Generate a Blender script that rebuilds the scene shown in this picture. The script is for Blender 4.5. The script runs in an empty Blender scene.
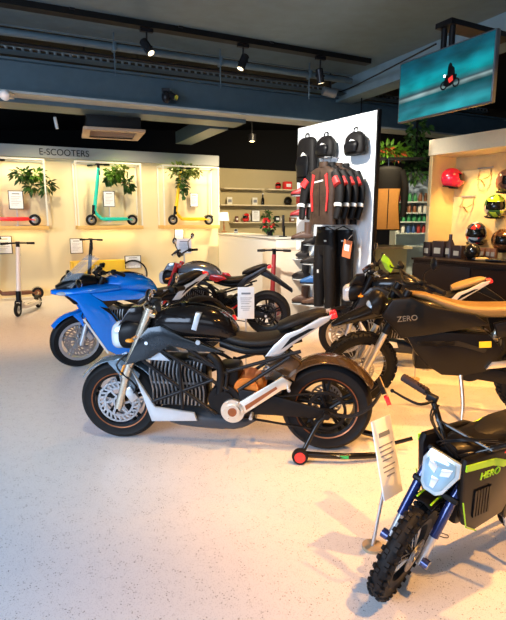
import bpy, bmesh, math, random
from mathutils import Vector, Matrix, Euler
random.seed(7)
PI = math.pi
def R(a): return math.radians(a)
S = bpy.context.scene
C = S.collection

# ---------------------------------------------------------------- camera
CAM_H = 1.6
F = 500.0
TH = math.atan(91/500)
cd = bpy.data.cameras.new('camera'); cam = bpy.data.objects.new('camera', cd); C.objects.link(cam)
cam.location = (0, 0, CAM_H); cam.rotation_euler = (PI/2-TH, 0, 0)
cd.sensor_fit = 'HORIZONTAL'; cd.sensor_width = 36; cd.lens = F/506*36
cd.clip_start = .05; cd.clip_end = 100
S.camera = cam
# ---------------------------------------------------------------- pixel / plane mapping used to survey the place
def ray(px, py):
    u, v = (px-253)/F, (310-py)/F
    return Vector((u, math.cos(TH)+v*math.sin(TH), -math.sin(TH)+v*math.cos(TH)))
def at(px, py, Y):
    r = ray(px, py); t = Y/r.y
    return Vector((r.x*t, Y, CAM_H+r.z*t))
def gp(px, py, z=0):
    r = ray(px, py); t = (z-CAM_H)/r.z
    return Vector((r.x*t, r.y*t, z))
def on_plane(px, py, p0, nrm):
    r = ray(px, py); o = Vector((0, 0, CAM_H)); t = (Vector(p0)-o).dot(nrm)/r.dot(nrm)
    return o+r*t
A0 = R(25.5)
DV = Vector((math.cos(A0), math.sin(A0), 0)); NV = Vector((-math.sin(A0), math.cos(A0), 0))   # along / into the back wall
A1 = R(33)
PV = Vector((math.sin(A1), -math.cos(A1), 0)); PN = Vector((-math.cos(A1), -math.sin(A1), 0))  # along the side displays (towards camera) / facing the shop

W0 = gp(20, 297)                                                                              # a point at the foot of the back wall
# ---------------------------------------------------------------- light
S.view_settings.view_transform = 'Standard'; S.view_settings.look = 'None'
S.view_settings.gamma = 1; S.view_settings.use_curve_mapping = False
S.view_settings.exposure = 1.25
w = bpy.data.worlds.new('World'); S.world = w; w.use_nodes = True
w.node_tree.nodes['Background'].inputs[0].default_value = (.62, .78, 1, 1)
w.node_tree.nodes['Background'].inputs[1].default_value = .07

def area(name, loc, target, sx, sy, power, col):
    l = bpy.data.lights.new(name, 'AREA'); l.shape = 'RECTANGLE'; l.size = sx; l.size_y = sy
    l.energy = power; l.color = col
    o = bpy.data.objects.new(name, l); C.objects.link(o); o.location = loc
    o.rotation_euler = (Vector(target)-Vector(loc)).to_track_quat('-Z', 'Y').to_euler()
    return o
def spot(name, loc, target, power, col, ang=60, blend=.6, rad=.05):
    l = bpy.data.lights.new(name, 'SPOT'); l.energy = power; l.color = col; l.spot_size = R(ang)
    l.spot_blend = blend; l.shadow_soft_size = rad
    o = bpy.data.objects.new(name, l); C.objects.link(o); o.location = loc
    o.rotation_euler = (Vector(target)-Vector(loc)).to_track_quat('-Z', 'Y').to_euler()
    return o
DAY = (.58, .75, 1.0); WARM = (1.0, .46, .10); CREAM = (1.0, .80, .48)
# daylight through the shop window behind and to the left of the camera
area('shop_window_daylight', (-4.5, -1.2, 2.4), (-1.2, 4.5, .3), 4.0, 2.6, 205, DAY)
area('shop_door_daylight', (-.3, -2.4, 2.7), (0, 3.5, .3), 3.0, 2.0, 18, (.75, .87, 1))
# warm track spots above the right aisle (out of view overhead); back left one added
spot('aisle_spot', (1.9, 2.2, 3.7), (1.7, 3.4, 0), 340, WARM, 75, .8, .05)
spot('aisle_spot', (2.9, 4.2, 3.7), (2.1, 4.6, 0), 300, WARM, 75, .8, .05)
spot('aisle_spot', (.6, 5.6, 3.7), (.7, 5.0, 0), 120, WARM, 80, .7, .05)
spot('aisle_spot', (1.5, .5, 3.7), (1.3, 1.9, 0), 270, WARM, 70, .8, .05)
spot('aisle_spot', (-.6, 2.0, 3.7), (-.5, 3.9, .3), 80, CREAM, 60, .8, .05)
spot('aisle_spot', (3.0, 6.0, 3.6), (2.2, 6.0, 0), 170, WARM, 70, .7, .05)
spot('aisle_spot', (-3.2, 6.2, 3.6), (-3.4, 7.8, 0), 170, WARM, 80, .9, .06)  # added spot, no fitting there, to warm the left back floor
spot('aisle_spot', (-.8, 7.0, 3.6), (-.6, 7.6, 0), 120, WARM, 80, .9, .06)
def off_wall(u, v, z): p = W0+DV*u-NV*v; return (p.x, p.y, z)
for u_ in (-1.2, .6, 2.4, 4.2):
    spot('added_wall_wash', off_wall(u_, 1.5, 3.5), off_wall(u_, 0, .1), 75, CREAM, 105, .9, .08)  # added unseen spots that brighten the cream wall
spot('service_wash', (.7, 9.6, 3.4), (.7, 13.0, 1.8), 420, (1, .80, .5), 95, .9, .08)
spot('added_panel_wash', (-.3, 5.6, 3.8), (1.05, 7.9, 1.7), 420, (1, .93, .82), 75, .8, .06)  # added unseen spot to lift the white panel
spot('added_rack_wash', (2.2, 7.2, 3.7), (2.2, 9.2, 1.6), 220, CREAM, 60, .8, .06)  # added unseen spot to brighten vest, greenery and product shelf

# ---------------------------------------------------------------- materials
MATS = {}
def mat(name, col, rough=.5, metal=0, coat=0, var=.06, scale=30, bump=0, emis=None, estr=0, trans=0, alpha=1, sheen=0):
    if name in MATS: return MATS[name]
    m = bpy.data.materials.new(name); m.use_nodes = True; MATS[name] = m
    nt = m.node_tree; b = nt.nodes['Principled BSDF']; N = nt.nodes; Lk = nt.links
    b.inputs['Roughness'].default_value = rough; b.inputs['Metallic'].default_value = metal
    dk = max(col[:3]) < .1
    b.inputs['Specular IOR Level'].default_value = .5 if not dk else .2
    b.inputs['Coat Weight'].default_value = coat*(.35 if dk else .7); b.inputs['Coat Roughness'].default_value = .05
    b.inputs['Transmission Weight'].default_value = trans; b.inputs['Alpha'].default_value = alpha
    tc = N.new('ShaderNodeTexCoord'); no = N.new('ShaderNodeTexNoise'); no.inputs['Scale'].default_value = scale
    no.inputs['Detail'].default_value = 4
    Lk.new(tc.outputs['Object'], no.inputs['Vector'])
    mx = N.new('ShaderNodeMix'); mx.data_type = 'RGBA'
    c = Vector(col[:3])
    mx.inputs[6].default_value = (*[max(0, x*(1-var)) for x in c], 1); mx.inputs[7].default_value = (*[min(1, x*(1+var)) for x in c], 1)
    Lk.new(no.outputs['Fac'], mx.inputs[0]); Lk.new(mx.outputs[2], b.inputs['Base Color'])
    if bump:
        bp = N.new('ShaderNodeBump'); bp.inputs['Strength'].default_value = bump; bp.inputs['Distance'].default_value = .01
        Lk.new(no.outputs['Fac'], bp.inputs['Height']); Lk.new(bp.outputs['Normal'], b.inputs['Normal'])
    if emis:
        b.inputs['Emission Color'].default_value = (*emis, 1); b.inputs['Emission Strength'].default_value = estr
    return m
RUB = mat('rubber', (.010, .010, .011), .6, var=.2, bump=.2)
BLK = mat('black_plastic', (.006, .006, .007), .38, var=.2)
GLB = mat('gloss_black', (.008, .007, .006), .16, coat=1)
FRM = mat('frame_black', (.018, .018, .02), .3, .4)
SIL = mat('silver', (.62, .64, .67), .28, .85)
ALU = mat('aluminium', (.80, .75, .66), .3, .9)
CHR = mat('chrome', (.85, .85, .87), .08, 1)
SPT = mat('silver_paint', (.55, .60, .66), .3, .35, coat=.6)
BRZ = mat('bronze_rim', (.34, .12, .05), .3, .7)
COP = mat('copper_motor', (.85, .27, .05), .32, .7)
GRY = mat('graphite_paint', (.030, .036, .043), .22, .6, coat=1)
SEAT = mat('seat_vinyl', (.012, .011, .011), .42, var=.15, scale=200, bump=.15)
LENS = mat('lens_glass', (.75, .85, .95), .05, .3, coat=1)
REDL = mat('red_lens', (.75, .02, .03), .2, coat=1, emis=(1, .02, .02), estr=.25)
ORG = mat('amber_reflector', (.9, .35, .03), .25, coat=1)
RED = mat('red_paint', (.70, .02, .02), .25, coat=1)
BLU = mat('blue_paint', (.0, .21, .85), .18, .1, coat=1)
WHT = mat('white_paint', (.80, .80, .78), .35)
CARD = mat('card_white', (.90, .92, .95), .5)
PRN = mat('print_grey', (.22, .24, .28), .6)
TAN = mat('tan_and_warm_sheen', (.42, .27, .10), .45, var=.1)  # tan colour, also used for warm light reflected on the pillion
LIME = mat('lime_green', (.45, .85, .02), .4)

# ---------------------------------------------------------------- mesh helpers
def catmull(pts, k=5):
    if len(pts) < 3 or k <= 1: return [tuple(p) for p in pts]
    P = [pts[0]]+list(pts)+[pts[-1]]; out = []
    for i in range(1, len(P)-2):
        a, b, c, d = P[i-1], P[i], P[i+1], P[i+2]
        for j in range(k):
            t = j/k
            out.append(tuple(.5*((2*b[q])+(-a[q]+c[q])*t+(2*a[q]-5*b[q]+4*c[q]-d[q])*t*t+(-a[q]+3*b[q]-3*c[q]+d[q])*t**3) for q in range(len(b))))
    out.append(tuple(pts[-1]))
    return out
class MB:
    def __init__(s): s.v = []; s.f = []
    def add(s, vs, fs, M=None):
        n = len(s.v)
        s.v += [tuple(M @ Vector(v)) if M else tuple(v) for v in vs]
        s.f += [tuple(i+n for i in f) for f in fs]; return s
    def bmadd(s, bm, M=None):
        bm.verts.index_update()
        s.add([v.co.copy() for v in bm.verts], [[v.index for v in f.verts] for f in bm.faces], M); bm.free(); return s
    def box(s, c, d, rot=None, bev=0):
        bm = bmesh.new(); bmesh.ops.create_cube(bm, size=1)
        for v in bm.verts: v.co = Vector((v.co.x*d[0], v.co.y*d[1], v.co.z*d[2]))
        if bev: bmesh.ops.bevel(bm, geom=bm.edges[:], offset=min(bev, min(d)*.45), segments=2, affect='EDGES', profile=.5)
        M = Matrix.Translation(Vector(c))
        if rot is not None: M = M @ (rot if isinstance(rot, Matrix) else Euler(rot).to_matrix().to_4x4())
        return s.bmadd(bm, M)
    def tube(s, pts, r, n=10, k=5, cap=True, flat=1.0):
        rs = r if isinstance(r, (list, tuple)) else [r]*len(pts)
        P = catmull([(*p, q) for p, q in zip(pts, rs)], k if len(pts) > 2 else 1)
        pv = [Vector(p[:3]) for p in P]; vs = []; fs = []
        up = Vector((0, 0, 1)); last = None
        for i, p in enumerate(pv):
            t = (pv[min(i+1, len(pv)-1)]-pv[max(i-1, 0)]).normalized()
            if last is None:
                a = t.cross(up)
                if a.length < .05: a = t.cross(Vector((0, 1, 0)))
                a.normalize()
            else:
                a = last-t*last.dot(t)
                a.normalize()
            last = a; b = t.cross(a)
            for j in range(n):
                q = 2*PI*j/n
                vs.append(p+(a*math.cos(q)+b*math.sin(q)*flat)*P[i][3])
        m = len(pv)
        for i in range(m-1):
            for j in range(n):
                fs.append((i*n+j, i*n+(j+1) % n, (i+1)*n+(j+1) % n, (i+1)*n+j))
        if cap: fs += [tuple(range(n))[::-1], tuple((m-1)*n+j for j in range(n))]
        return s.add(vs, fs)
    def cyl(s, a, b, r, r2=None, n=20): return s.tube([a, b], [r, r if r2 is None else r2], n, 1)
    def lathe(s, prof, c=(0, 0, 0), axis='Y', n=40, closed=True, M=None):
        # prof: (radius, along axis)
        vs = []; fs = []; m = len(prof)
        for i in range(n):
            q = 2*PI*i/n
            for r, h in prof:
                if axis == 'Y': v = (c[0]+r*math.cos(q), c[1]+h, c[2]+r*math.sin(q))
                elif axis == 'Z': v = (c[0]+r*math.cos(q), c[1]+r*math.sin(q), c[2]+h)
                else: v = (c[0]+h, c[1]+r*math.cos(q), c[2]+r*math.sin(q))
                vs.append(v)
        for i in range(n):
            for j in range(m if closed else m-1):
                a = i*m+j; b = i*m+(j+1) % m; c2 = ((i+1) % n)*m+(j+1) % m; d = ((i+1) % n)*m+j
                fs.append((a, b, c2, d))
        return s.add(vs, fs, M)
    def disc(s, c, r, h, axis='Y', n=24): return s.lathe([(0.0005, -h/2), (r, -h/2), (r, h/2), (0.0005, h/2)], c, axis, n)
    def torus(s, c, r, t, axis='Y', n=40, k=10): return s.lathe([(r+t*math.cos(2*PI*i/k), t*math.sin(2*PI*i/k)) for i in range(k)], c, axis, n)
    def prism(s, pts, lo, hi, bev=0, M=None, plane='XZ'):
        bm = bmesh.new()
        f3 = (lambda p, y: (p[0], y, p[1])) if plane == 'XZ' else ((lambda p, y: (p[0], p[1], y)) if plane == 'XY' else (lambda p, y: (y, p[0], p[1])))
        a = [bm.verts.new(f3(p, lo)) for p in pts]; b = [bm.verts.new(f3(p, hi)) for p in pts]
        n = len(pts); bm.faces.new(a); bm.faces.new(b[::-1])
        for i in range(n): bm.faces.new((a[i], b[i], b[(i+1) % n], a[(i+1) % n]))
        bmesh.ops.recalc_face_normals(bm, faces=bm.faces[:])
        if bev:
            bmesh.ops.bevel(bm, geom=[e for e in bm.edges if abs((f3(pts[0], lo) and (e.verts[0].co-e.verts[1].co)).dot(Vector(f3((0, 0), 1)))) < 1e-6], offset=bev, segments=2, affect='EDGES', profile=.5)
        bmesh.ops.triangulate(bm, faces=[f for f in bm.faces if len(f.verts) > 4])
        return s.bmadd(bm, M)
    def loft(s, secs, n=20, k=5, M=None, along='X'):
        # secs: (x, z, half width, half height, exponent)
        P = catmull([tuple(q)+((2.4,) if len(q) == 4 else ()) for q in secs], k); vs = []; fs = []
        for x, z, hw, hh, e in P:
            for j in range(n):
                q = 2*PI*j/n; cq, sq = math.cos(q), math.sin(q)
                yy = max(hw, .001)*math.copysign(abs(cq)**(2/e), cq); zz = max(hh, .001)*math.copysign(abs(sq)**(2/e), sq)
                vs.append((x, yy, z+zz) if along == 'X' else (zz+z, yy, x))
        m = len(P)
        for i in range(m-1):
            for j in range(n): fs.append((i*n+j, i*n+(j+1) % n, (i+1)*n+(j+1) % n, (i+1)*n+j))
        fs += [tuple(range(n))[::-1], tuple((m-1)*n+j for j in range(n))]
        return s.add(vs, fs, M)
    def ellip(s, c, r, nu=24, nv=14, M=None, v0=0, v1=1):
        vs = []; fs = []
        for i in range(nv+1):
            t = PI*(v0+(v1-v0)*i/nv)
            for j in range(nu):
                p = 2*PI*j/nu
                vs.append((c[0]+r[0]*math.sin(t)*math.cos(p), c[1]+r[1]*math.sin(t)*math.sin(p), c[2]+r[2]*math.cos(t)))
        for i in range(nv):
            for j in range(nu): fs.append((i*nu+j, (i+1)*nu+j, (i+1)*nu+(j+1) % nu, i*nu+(j+1) % nu))
        return s.add(vs, fs, M)
    def xf(s, M): s.v = [tuple(M @ Vector(v)) for v in s.v]; return s
    def sc(s, k): s.v = [(v[0]*k, v[1]*k, v[2]*k) for v in s.v]; return s
    def build(s, name, m, parent=None, sharp=38, label=None):
        me = bpy.data.meshes.new(name); me.from_pydata(s.v, [], s.f); me.validate()
        bm = bmesh.new(); bm.from_mesh(me); bmesh.ops.remove_doubles(bm, verts=bm.verts[:], dist=1e-5)
        bmesh.ops.recalc_face_normals(bm, faces=bm.faces[:])
        for f in bm.faces: f.smooth = True
        for e in bm.edges:
            if len(e.link_faces) == 2 and e.calc_face_angle(0) > R(sharp): e.smooth = False
        bm.to_mesh(me); bm.free()
        me.materials.append(m)
        o = bpy.data.objects.new(name, me); C.objects.link(o)
        if parent: o.parent = parent
        if label: o['label'] = label
        return o
def thing(name, label, cat, loc=(0, 0, 0), rz=0, group=None, rot=None):
    o = bpy.data.objects.new(name, None); C.objects.link(o); o.location = loc; o.rotation_euler = rot or (0, 0, rz)
    o.empty_display_size = .1
    return tag(o, label, cat, group)
def tag(o, label, cat, group=None, kind=None):
    o['label'] = label; o['category'] = cat
    if group: o['group'] = group
    if kind: o['kind'] = kind
    return o
def struct(o): o['kind'] = 'structure'; return o
def copy_tree(o, parent=None):
    c = o.copy(); C.objects.link(c); c.parent = parent
    for ch in list(o.children): copy_tree(ch, c)
    return c
def text_obj(txt, size, m, name, parent, M, ext=.004):
    cu = bpy.data.curves.new(name, 'FONT'); cu.body = txt; cu.size = size; cu.extrude = ext; cu.align_x = 'CENTER'; cu.align_y = 'CENTER'
    t = bpy.data.objects.new(name+'_tmp', cu); C.objects.link(t)
    bpy.context.view_layer.update()
    me = bpy.data.meshes.new_from_object(t.evaluated_get(bpy.context.evaluated_depsgraph_get()))
    bpy.data.objects.remove(t); bpy.data.curves.remove(cu)
    me.transform(M); me.materials.clear(); me.materials.append(m)
    o = bpy.data.objects.new(name, me); C.objects.link(o); o.parent = parent
    return o
def frame_xy(xd, zd, o=(0, 0, 0)):
    # matrix: text x -> xd, text y -> zd
    x = Vector(xd).normalized(); y = Vector(zd).normalized(); z = x.cross(y)
    M = Matrix(((x.x, y.x, z.x, o[0]), (x.y, y.y, z.y, o[1]), (x.z, y.z, z.z, o[2]), (0, 0, 0, 1)))
    return M
# ================================================================ the room
def simple_plane(name, pts, m):
    o = MB().add([Vector(p) for p in pts], [tuple(range(len(pts)))]).build(name, m)
    return struct(o)
# floor: pale terrazzo
m = bpy.data.materials.new('terrazzo'); m.use_nodes = True; nt = m.node_tree; N = nt.nodes; Lk = nt.links
b = N['Principled BSDF']; b.inputs['Roughness'].default_value = .33
tc = N.new('ShaderNodeTexCoord')
vo = N.new('ShaderNodeTexVoronoi'); vo.inputs['Scale'].default_value = 75; Lk.new(tc.outputs['Object'], vo.inputs['Vector'])
vo2 = N.new('ShaderNodeTexVoronoi'); vo2.inputs['Scale'].default_value = 160; Lk.new(tc.outputs['Object'], vo2.inputs['Vector'])
r1 = N.new('ShaderNodeValToRGB'); r1.color_ramp.elements[0].position = .14; r1.color_ramp.elements[0].color = (.20, .18, .18, 1)
r1.color_ramp.elements[1].position = .26; r1.color_ramp.elements[1].color = (.72, .71, .73, 1)
Lk.new(vo.outputs['Distance'], r1.inputs[0])
r2 = N.new('ShaderNodeValToRGB'); r2.color_ramp.elements[0].position = .16; r2.color_ramp.elements[0].color = (.62, .60, .62, 1)
r2.color_ramp.elements[1].position = .34; r2.color_ramp.elements[1].color = (1, 1, 1, 1)
Lk.new(vo2.outputs['Distance'], r2.inputs[0])
sel = N.new('ShaderNodeTexNoise'); sel.inputs['Scale'].default_value = 14; Lk.new(tc.outputs['Object'], sel.inputs['Vector'])
rs = N.new('ShaderNodeValToRGB'); rs.color_ramp.elements[0].position = .45; rs.color_ramp.elements[1].position = .56; Lk.new(sel.outputs['Fac'], rs.inputs[0])
mxa = N.new('ShaderNodeMix'); mxa.data_type = 'RGBA'; mxa.inputs[6].default_value = (.73, .72, .74, 1); Lk.new(rs.outputs[0], mxa.inputs[0]); Lk.new(r1.outputs[0], mxa.inputs[7])
mx = N.new('ShaderNodeMix'); mx.data_type = 'RGBA'; mx.blend_type = 'MULTIPLY'; mx.inputs[0].default_value = .8
Lk.new(mxa.outputs[2], mx.inputs[6]); Lk.new(r2.outputs[0], mx.inputs[7]); Lk.new(mx.outputs[2], b.inputs['Base Color'])
FLOOR = m
simple_plane('floor', [(-9, -4, 0), (9, -4, 0), (9, 17, 0), (-9, 17, 0)], FLOOR)

CREAMW = mat('cream_wall', (.82, .70, .44), .7, var=.03, scale=3)
WHTW = mat('white_wall', (.80, .78, .72), .6, var=.03, scale=3)
OCHW = mat('stucco_wall', (.60, .42, .18), .8, var=.25, scale=6, bump=.25)
DCON = mat('dark_concrete', (.085, .135, .165), .55, var=.25, scale=5, bump=.25)
DBLK = mat('black_ceiling', (.006, .006, .007), .8)
STEELB = mat('painted_steel', (.065, .105, .13), .45, .2, var=.2, scale=8)

def WL(u, v, z): 
    p = W0+DV*u-NV*v; return Vector((p.x, p.y, z))
def wu(px, v=0, py=219):
    p = on_plane(px, py, WL(0, v, 0), NV); return (p-W0).dot(DV)
RW = Matrix.Rotation(A0, 4, 'Z')
def wbox(mb, u0, u1, v0, v1, z0, z1, bev=0):
    return mb.box(WL((u0+u1)/2, (v0+v1)/2, (z0+z1)/2), (abs(u1-u0), abs(v1-v0), z1-z0), RW, bev)
UE = wu(218)
o = wbox(MB(), -6, UE, -.3, 0, 0, 3.04).build('wall_back', CREAMW); struct(o)
o = wbox(MB(), -6, UE, 0, .04, 0, .1).build('baseboard_back', CREAMW); struct(o)
# recessed service wall further back
ZR = 3.0
RU0 = UE-.5
o = wbox(MB(), RU0, UE+6.0, -2.2, -2.0, 0, ZR).build('wall_service', mat('olive_cream', (.50, .42, .24), .7, var=.05, scale=3)); struct(o)
# dark shell beyond
simple_plane('wall_far', [(-9, 16.5, 0), (9, 16.5, 0), (9, 16.5, 5), (-9, 16.5, 5)], DBLK)
simple_plane('wall_right', [(5.6, -4, 0), (5.6, 16.5, 0), (5.6, 16.5, 5), (5.6, -4, 5)], DBLK)
# ceiling: painted concrete slab up to the cable trunking, black void behind
ZC = 4.0
def dline(px, py, z): return gp(px, py, z)
q = gp(253, 62, ZC)
kk = (q).dot(NV)
def Dp(u, D, z): 
    p = DV*u+NV*D; return Vector((p.x, p.y, z))
simple_plane('ceiling', [Dp(-12, -4, ZC), Dp(12, -4, ZC), Dp(12, kk, ZC), Dp(-12, kk, ZC)], DCON)
o = simple_plane('ceiling_back', [Dp(-12, kk, ZC+.35), Dp(12, kk, ZC+.35), Dp(12, kk+11, ZC+.35), Dp(-12, kk+11, ZC+.35)], DBLK)
struct(MB().box(Dp(0, kk-.02, ZC+.17), (24, .04, .36), RW).build('trim_1', DCON))
# downstand concrete beam running to the near right
bt = gp(338, 82, ZC)
bd = -NV
def along_beam(mb, off0, off1, z0, z1, L0, L1):
    c = bt+bd*((L0+L1)/2)+DV*((off0+off1)/2)
    return mb.box((c.x, c.y, (z0+z1)/2), (abs(off1-off0), L1-L0, z1-z0), RW)
struct(along_beam(MB(), 0, .35, ZC-.33, ZC, -.2, 9).build('trim_2', mat('beam_concrete', (.16, .235, .27), .5, var=.2, scale=6, bump=.2)))
# dark right-hand ceiling bay
struct(along_beam(MB(), .35, 6, ZC-.06, ZC-.02, -.2, 9).build('ceiling_bay', DBLK))

# steel I-beam across the shop
p = gp(253, 117, 3.3); DB = p.dot(NV)
bm_ = MB()
for z, ww, h in ((3.32, .34, .04), (3.72, .34, .03)): bm_.box(Dp(0, DB, z), (22, ww, h), RW)
bm_.box(Dp(0, DB-.06, 3.52), (22, .05, .4), RW)
struct(bm_.build('trim_3', STEELB))
beam_light = MB().box(Dp(0, DB-.02, 3.285), (22, .42, .03), RW).build('trim_4', mat('beam_soffit', (.36, .38, .36), .6, var=.15, scale=8)); struct(beam_light)
# second beam / duct seen to the right beyond the first
p2 = gp(300, 128, 3.2); D2 = p2.dot(NV)
struct(MB().box(Dp(1.5, D2+.3, 3.3), (4.5, .5, .18), RW).build('trim_5', STEELB))
struct(along_beam(MB(), -2.1, -1.75, 3.2, 3.45, -3.0, -.9).build('trim_6', STEELB))

# lighting track
t = thing('lighting_track', 'long black lighting track fixed under the dark concrete ceiling', 'lighting track', Dp(0, 0, 0))
q = gp(253, 46, 3.93); DT = q.dot(NV); u1 = gp(363, 67, 3.93).dot(DV)
t.location = Dp(0, DT, 3.93)
def tb(mb, u0, u1, h, wd, z): return mb.box(DV*((u0+u1)/2)+Vector((0, 0, z)), (u1-u0, wd, h), RW)
tb(MB(), -9, u1, .07, .14, 0.035).build('rail', mat('track_black', (.004, .004, .004), .4), t)
for i in range(9): tb(MB(), -7+i*1.3, -6.94+i*1.3, .02, .17, .06).build('mounting_clip', FRM, t)
# conduit pipe on hangers
q = gp(253, 67, 3.82); DP = q.dot(NV)
t = thing('conduit_pipe', 'grey painted conduit pipe hung on short rods behind the lighting track', 'pipe', Dp(0, DP, 3.82))
MB().tube([DV*-9, DV*5.2], .045, 14, 1).build('pipe', STEELB, t)
MB().tube([DV*-9+Vector((0, .22, -.06)), DV*4.5+Vector((0, .22, -.06))], .018, 10, 1).build('thin_pipe', FRM, t)
for i in range(8):
    a = DV*(-6.1+i*1.5)
    mm = MB(); mm.tube([a+Vector((0, 0, -.35)), a+Vector((0, 0, .2))], .009, 8, 1); mm.box(a, (.05, .12, .11), RW, .01); mm.build('hanger', STEELB, t)
# perforated cable tray on top of the I-beam
t = thing('cable_tray', 'perforated grey cable tray running along the top of the steel beam', 'cable tray', Dp(0, DB-.32, 3.76))
tb(MB(), -10, 9, .006, .2, -.008).build('tray_floor', STEELB, t)
vs = []; fs = []; nn_ = 190; zz = (0, .02, .055, .075)
for i in range(nn_+1):
    for xx in (-10+i*.1, -10+i*.1+.035):
        for z_ in zz: vs.append(DV*xx+Vector((0, 0, z_)))
for i in range(nn_*2+1):
    for j in range(3):
        if i % 2 == 1 and j == 1: continue
        a = i*4+j; fs.append((a, a+1, a+5, a+4))
o = MB().add(vs, fs).build('perforated_side', mat('tray_grey', (.25, .28, .29), .4, .4), t); so = o.modifiers.new('s', 'SOLIDIFY'); so.thickness = .006
for k, y in enumerate((.04, .09)):
    MB().tube([DV*-10+NV*y+Vector((0, 0, .02)), DV*9+NV*y+Vector((0, 0, .02))], .02, 8, 1).build('cable', BLK, t)

# spotlights
def spotlight(px, py, z, label, aim, pw, tilt=(.25, .1, -1), L=.2, sz=.055):
    c = on_plane(px, py, Dp(0, DT, 0), NV) if z is None else gp(px, py, z)
    t = thing('track_spotlight', label, 'spotlight', c, group=None)
    ax = Vector(tilt).normalized()
    a = -ax*L*.5; b_ = ax*L*.5
    MB().tube([a, a*.9, b_*.96, b_], [sz*.8, sz, sz, sz*.92], 24, 1).build('lamp_body', mat('spot_black', (.02, .02, .022), .25, .5), t)
    mm = MB(); mm.tube([b_*1.001, b_*1.02], sz*.75, 20, 1); mm.build('lens', mat('spot_lens', (.9, .8, .6), .2, emis=(1, .8, .5), estr=2), t)
    top = 3.93-c.z
    mm = MB(); mm.tube([(0, 0, 0), (0, 0, top)], .012, 8, 1); mm.box((0, 0, .0), (.14, .02, .03)); mm.box((0, 0, top-.02), (.16, .05, .04), RW)
    mm.build('bracket', BLK, t)
    if aim: spot('track_spot_light', c+b_*1.3, aim, pw, CREAM, 55, .7, .04)
    return t
spotlight(147, 47, None, 'black cylinder spotlight, leftmost of three on the ceiling track', None, 0, (.6, -.3, -.9))
spotlight(243, 62, None, 'black cylinder spotlight with shiny barrel, middle one on the ceiling track', None, 0, (-.4, -.2, -1))
spotlight(320, 76, None, 'short black spotlight near the right end of the track', None, 0, (.2, .2, -1))
q = gp(330, 92, 3.7); t = thing('track_spotlight', 'thick grey spotlight lying sideways beside the concrete beam', 'spotlight', q)
MB().tube([(-.12, 0, .02), (.1, .05, -.02)], .07, 18, 1).build('lamp_body', mat('spot_grey', (.22, .24, .25), .35, .4), t); MB().tube([(0, 0, 0), (0, 0, .3)], .015, 8, 1).build('bracket', BLK, t)
q = at(168, 96, DB*1.02); t = thing('junction_light', 'dark cluster lamp clamped on the face of the steel beam', 'lamp', on_plane(166, 97, Dp(0, DB-.25, 0), NV))
mm = MB(); mm.ellip((0, 0, 0), (.07, .07, .09)); mm.tube([(.06, 0, .03), (.16, -.05, -.02)], .045, 14, 1); mm.box((0, .08, .1), (.12, .2, .05)); mm.build('lamp_body', FRM, t)
MB().tube([(.16, -.05, -.02), (.165, -.053, -.022)], .04, 14, 1).build('lens', CHR, t)
q = on_plane(5, 95, Dp(0, DB-.3, 0), NV); t = thing('security_camera', 'small white dome camera at the left end of the steel beam', 'camera', q)
mm = MB(); mm.ellip((0, 0, 0), (.07, .07, .07)); mm.build('dome', WHT, t); MB().box((0, .1, .02), (.06, .2, .06)).build('mount', WHT, t)
# small downlights deep in the black ceiling
for px, py, zz, lb in ((185, 136, 3.9, 'tiny glowing ceiling downlight in the dark, left of the pair'), (252, 141, 4.0, 'tiny glowing ceiling downlight above the service counter')):
    c = at(px, py, 11.2); t = thing('downlight', lb, 'downlight', c)
    MB().disc((0, 0, 0.0), .05, .02, 'Z').build('lamp_glass', mat('bulb', (1, .7, .4), .3, emis=(1, .55, .22), estr=14), t)
    MB().lathe([(.055, -.01), (.085, -.01), (.085, .14), (.055, .14)], (0, 0, 0), 'Z', 24).build('trim_ring', BLK, t)
    MB().tube([(0, 0, .1), (0, 0, 4.33-c.z)], .01, 6, 1).build('stem', BLK, t)
c = at(56, 123, 8.6); t = thing('track_spotlight', 'slim pale spotlight hanging in the dark left of the air conditioner', 'spotlight', c)
MB().tube([(-.015, 0, .09), (.015, 0, -.09)], .025, 14, 1).build('lamp_body', WHT, t); MB().tube([(-.015, 0, .09), (-.015, 0, 4.33-c.z)], .006, 8, 1).build('bracket', BLK, t)
# air-conditioning cassette
c = (gp(76, 134, 3.0)+gp(149, 134, 3.0))/2
t = thing('air_conditioner', 'beige ceiling air conditioner cassette with louvres hanging in the dark', 'air conditioner', c, R(20))
AC = mat('ac_beige', (.45, .30, .19), .5)
mm = MB(); W_ = .48
for a in range(4):
    mm.box(Matrix.Rotation(a*PI/2, 4, 'Z') @ Vector((0, W_-.06, 0)), (2*W_ if a % 2 == 0 else 2*W_-.24, .12, .05), Matrix.Rotation(a*PI/2, 4, 'Z'), .01)
mm.build('panel_frame', AC, t)
mm = MB()
for i in range(11): mm.box((0, -.32+i*.064, .01), (.7, .045, .008), (R(35), 0, 0))
mm.build('grille', mat('ac_grille', (.35, .24, .16), .5), t)
MB().box((0, 0, .13), (.84, .84, .2), None, .02).build('unit_body', mat('ac_body', (.008, .008, .008), .6), t)
mm = MB()
for x in (-.4, .4):
    for y in (-.4, .4): mm.tube([(x, y, .3), (x, y, 1.33)], .008, 6, 1)
mm.build('hanger', FRM, t)

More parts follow.
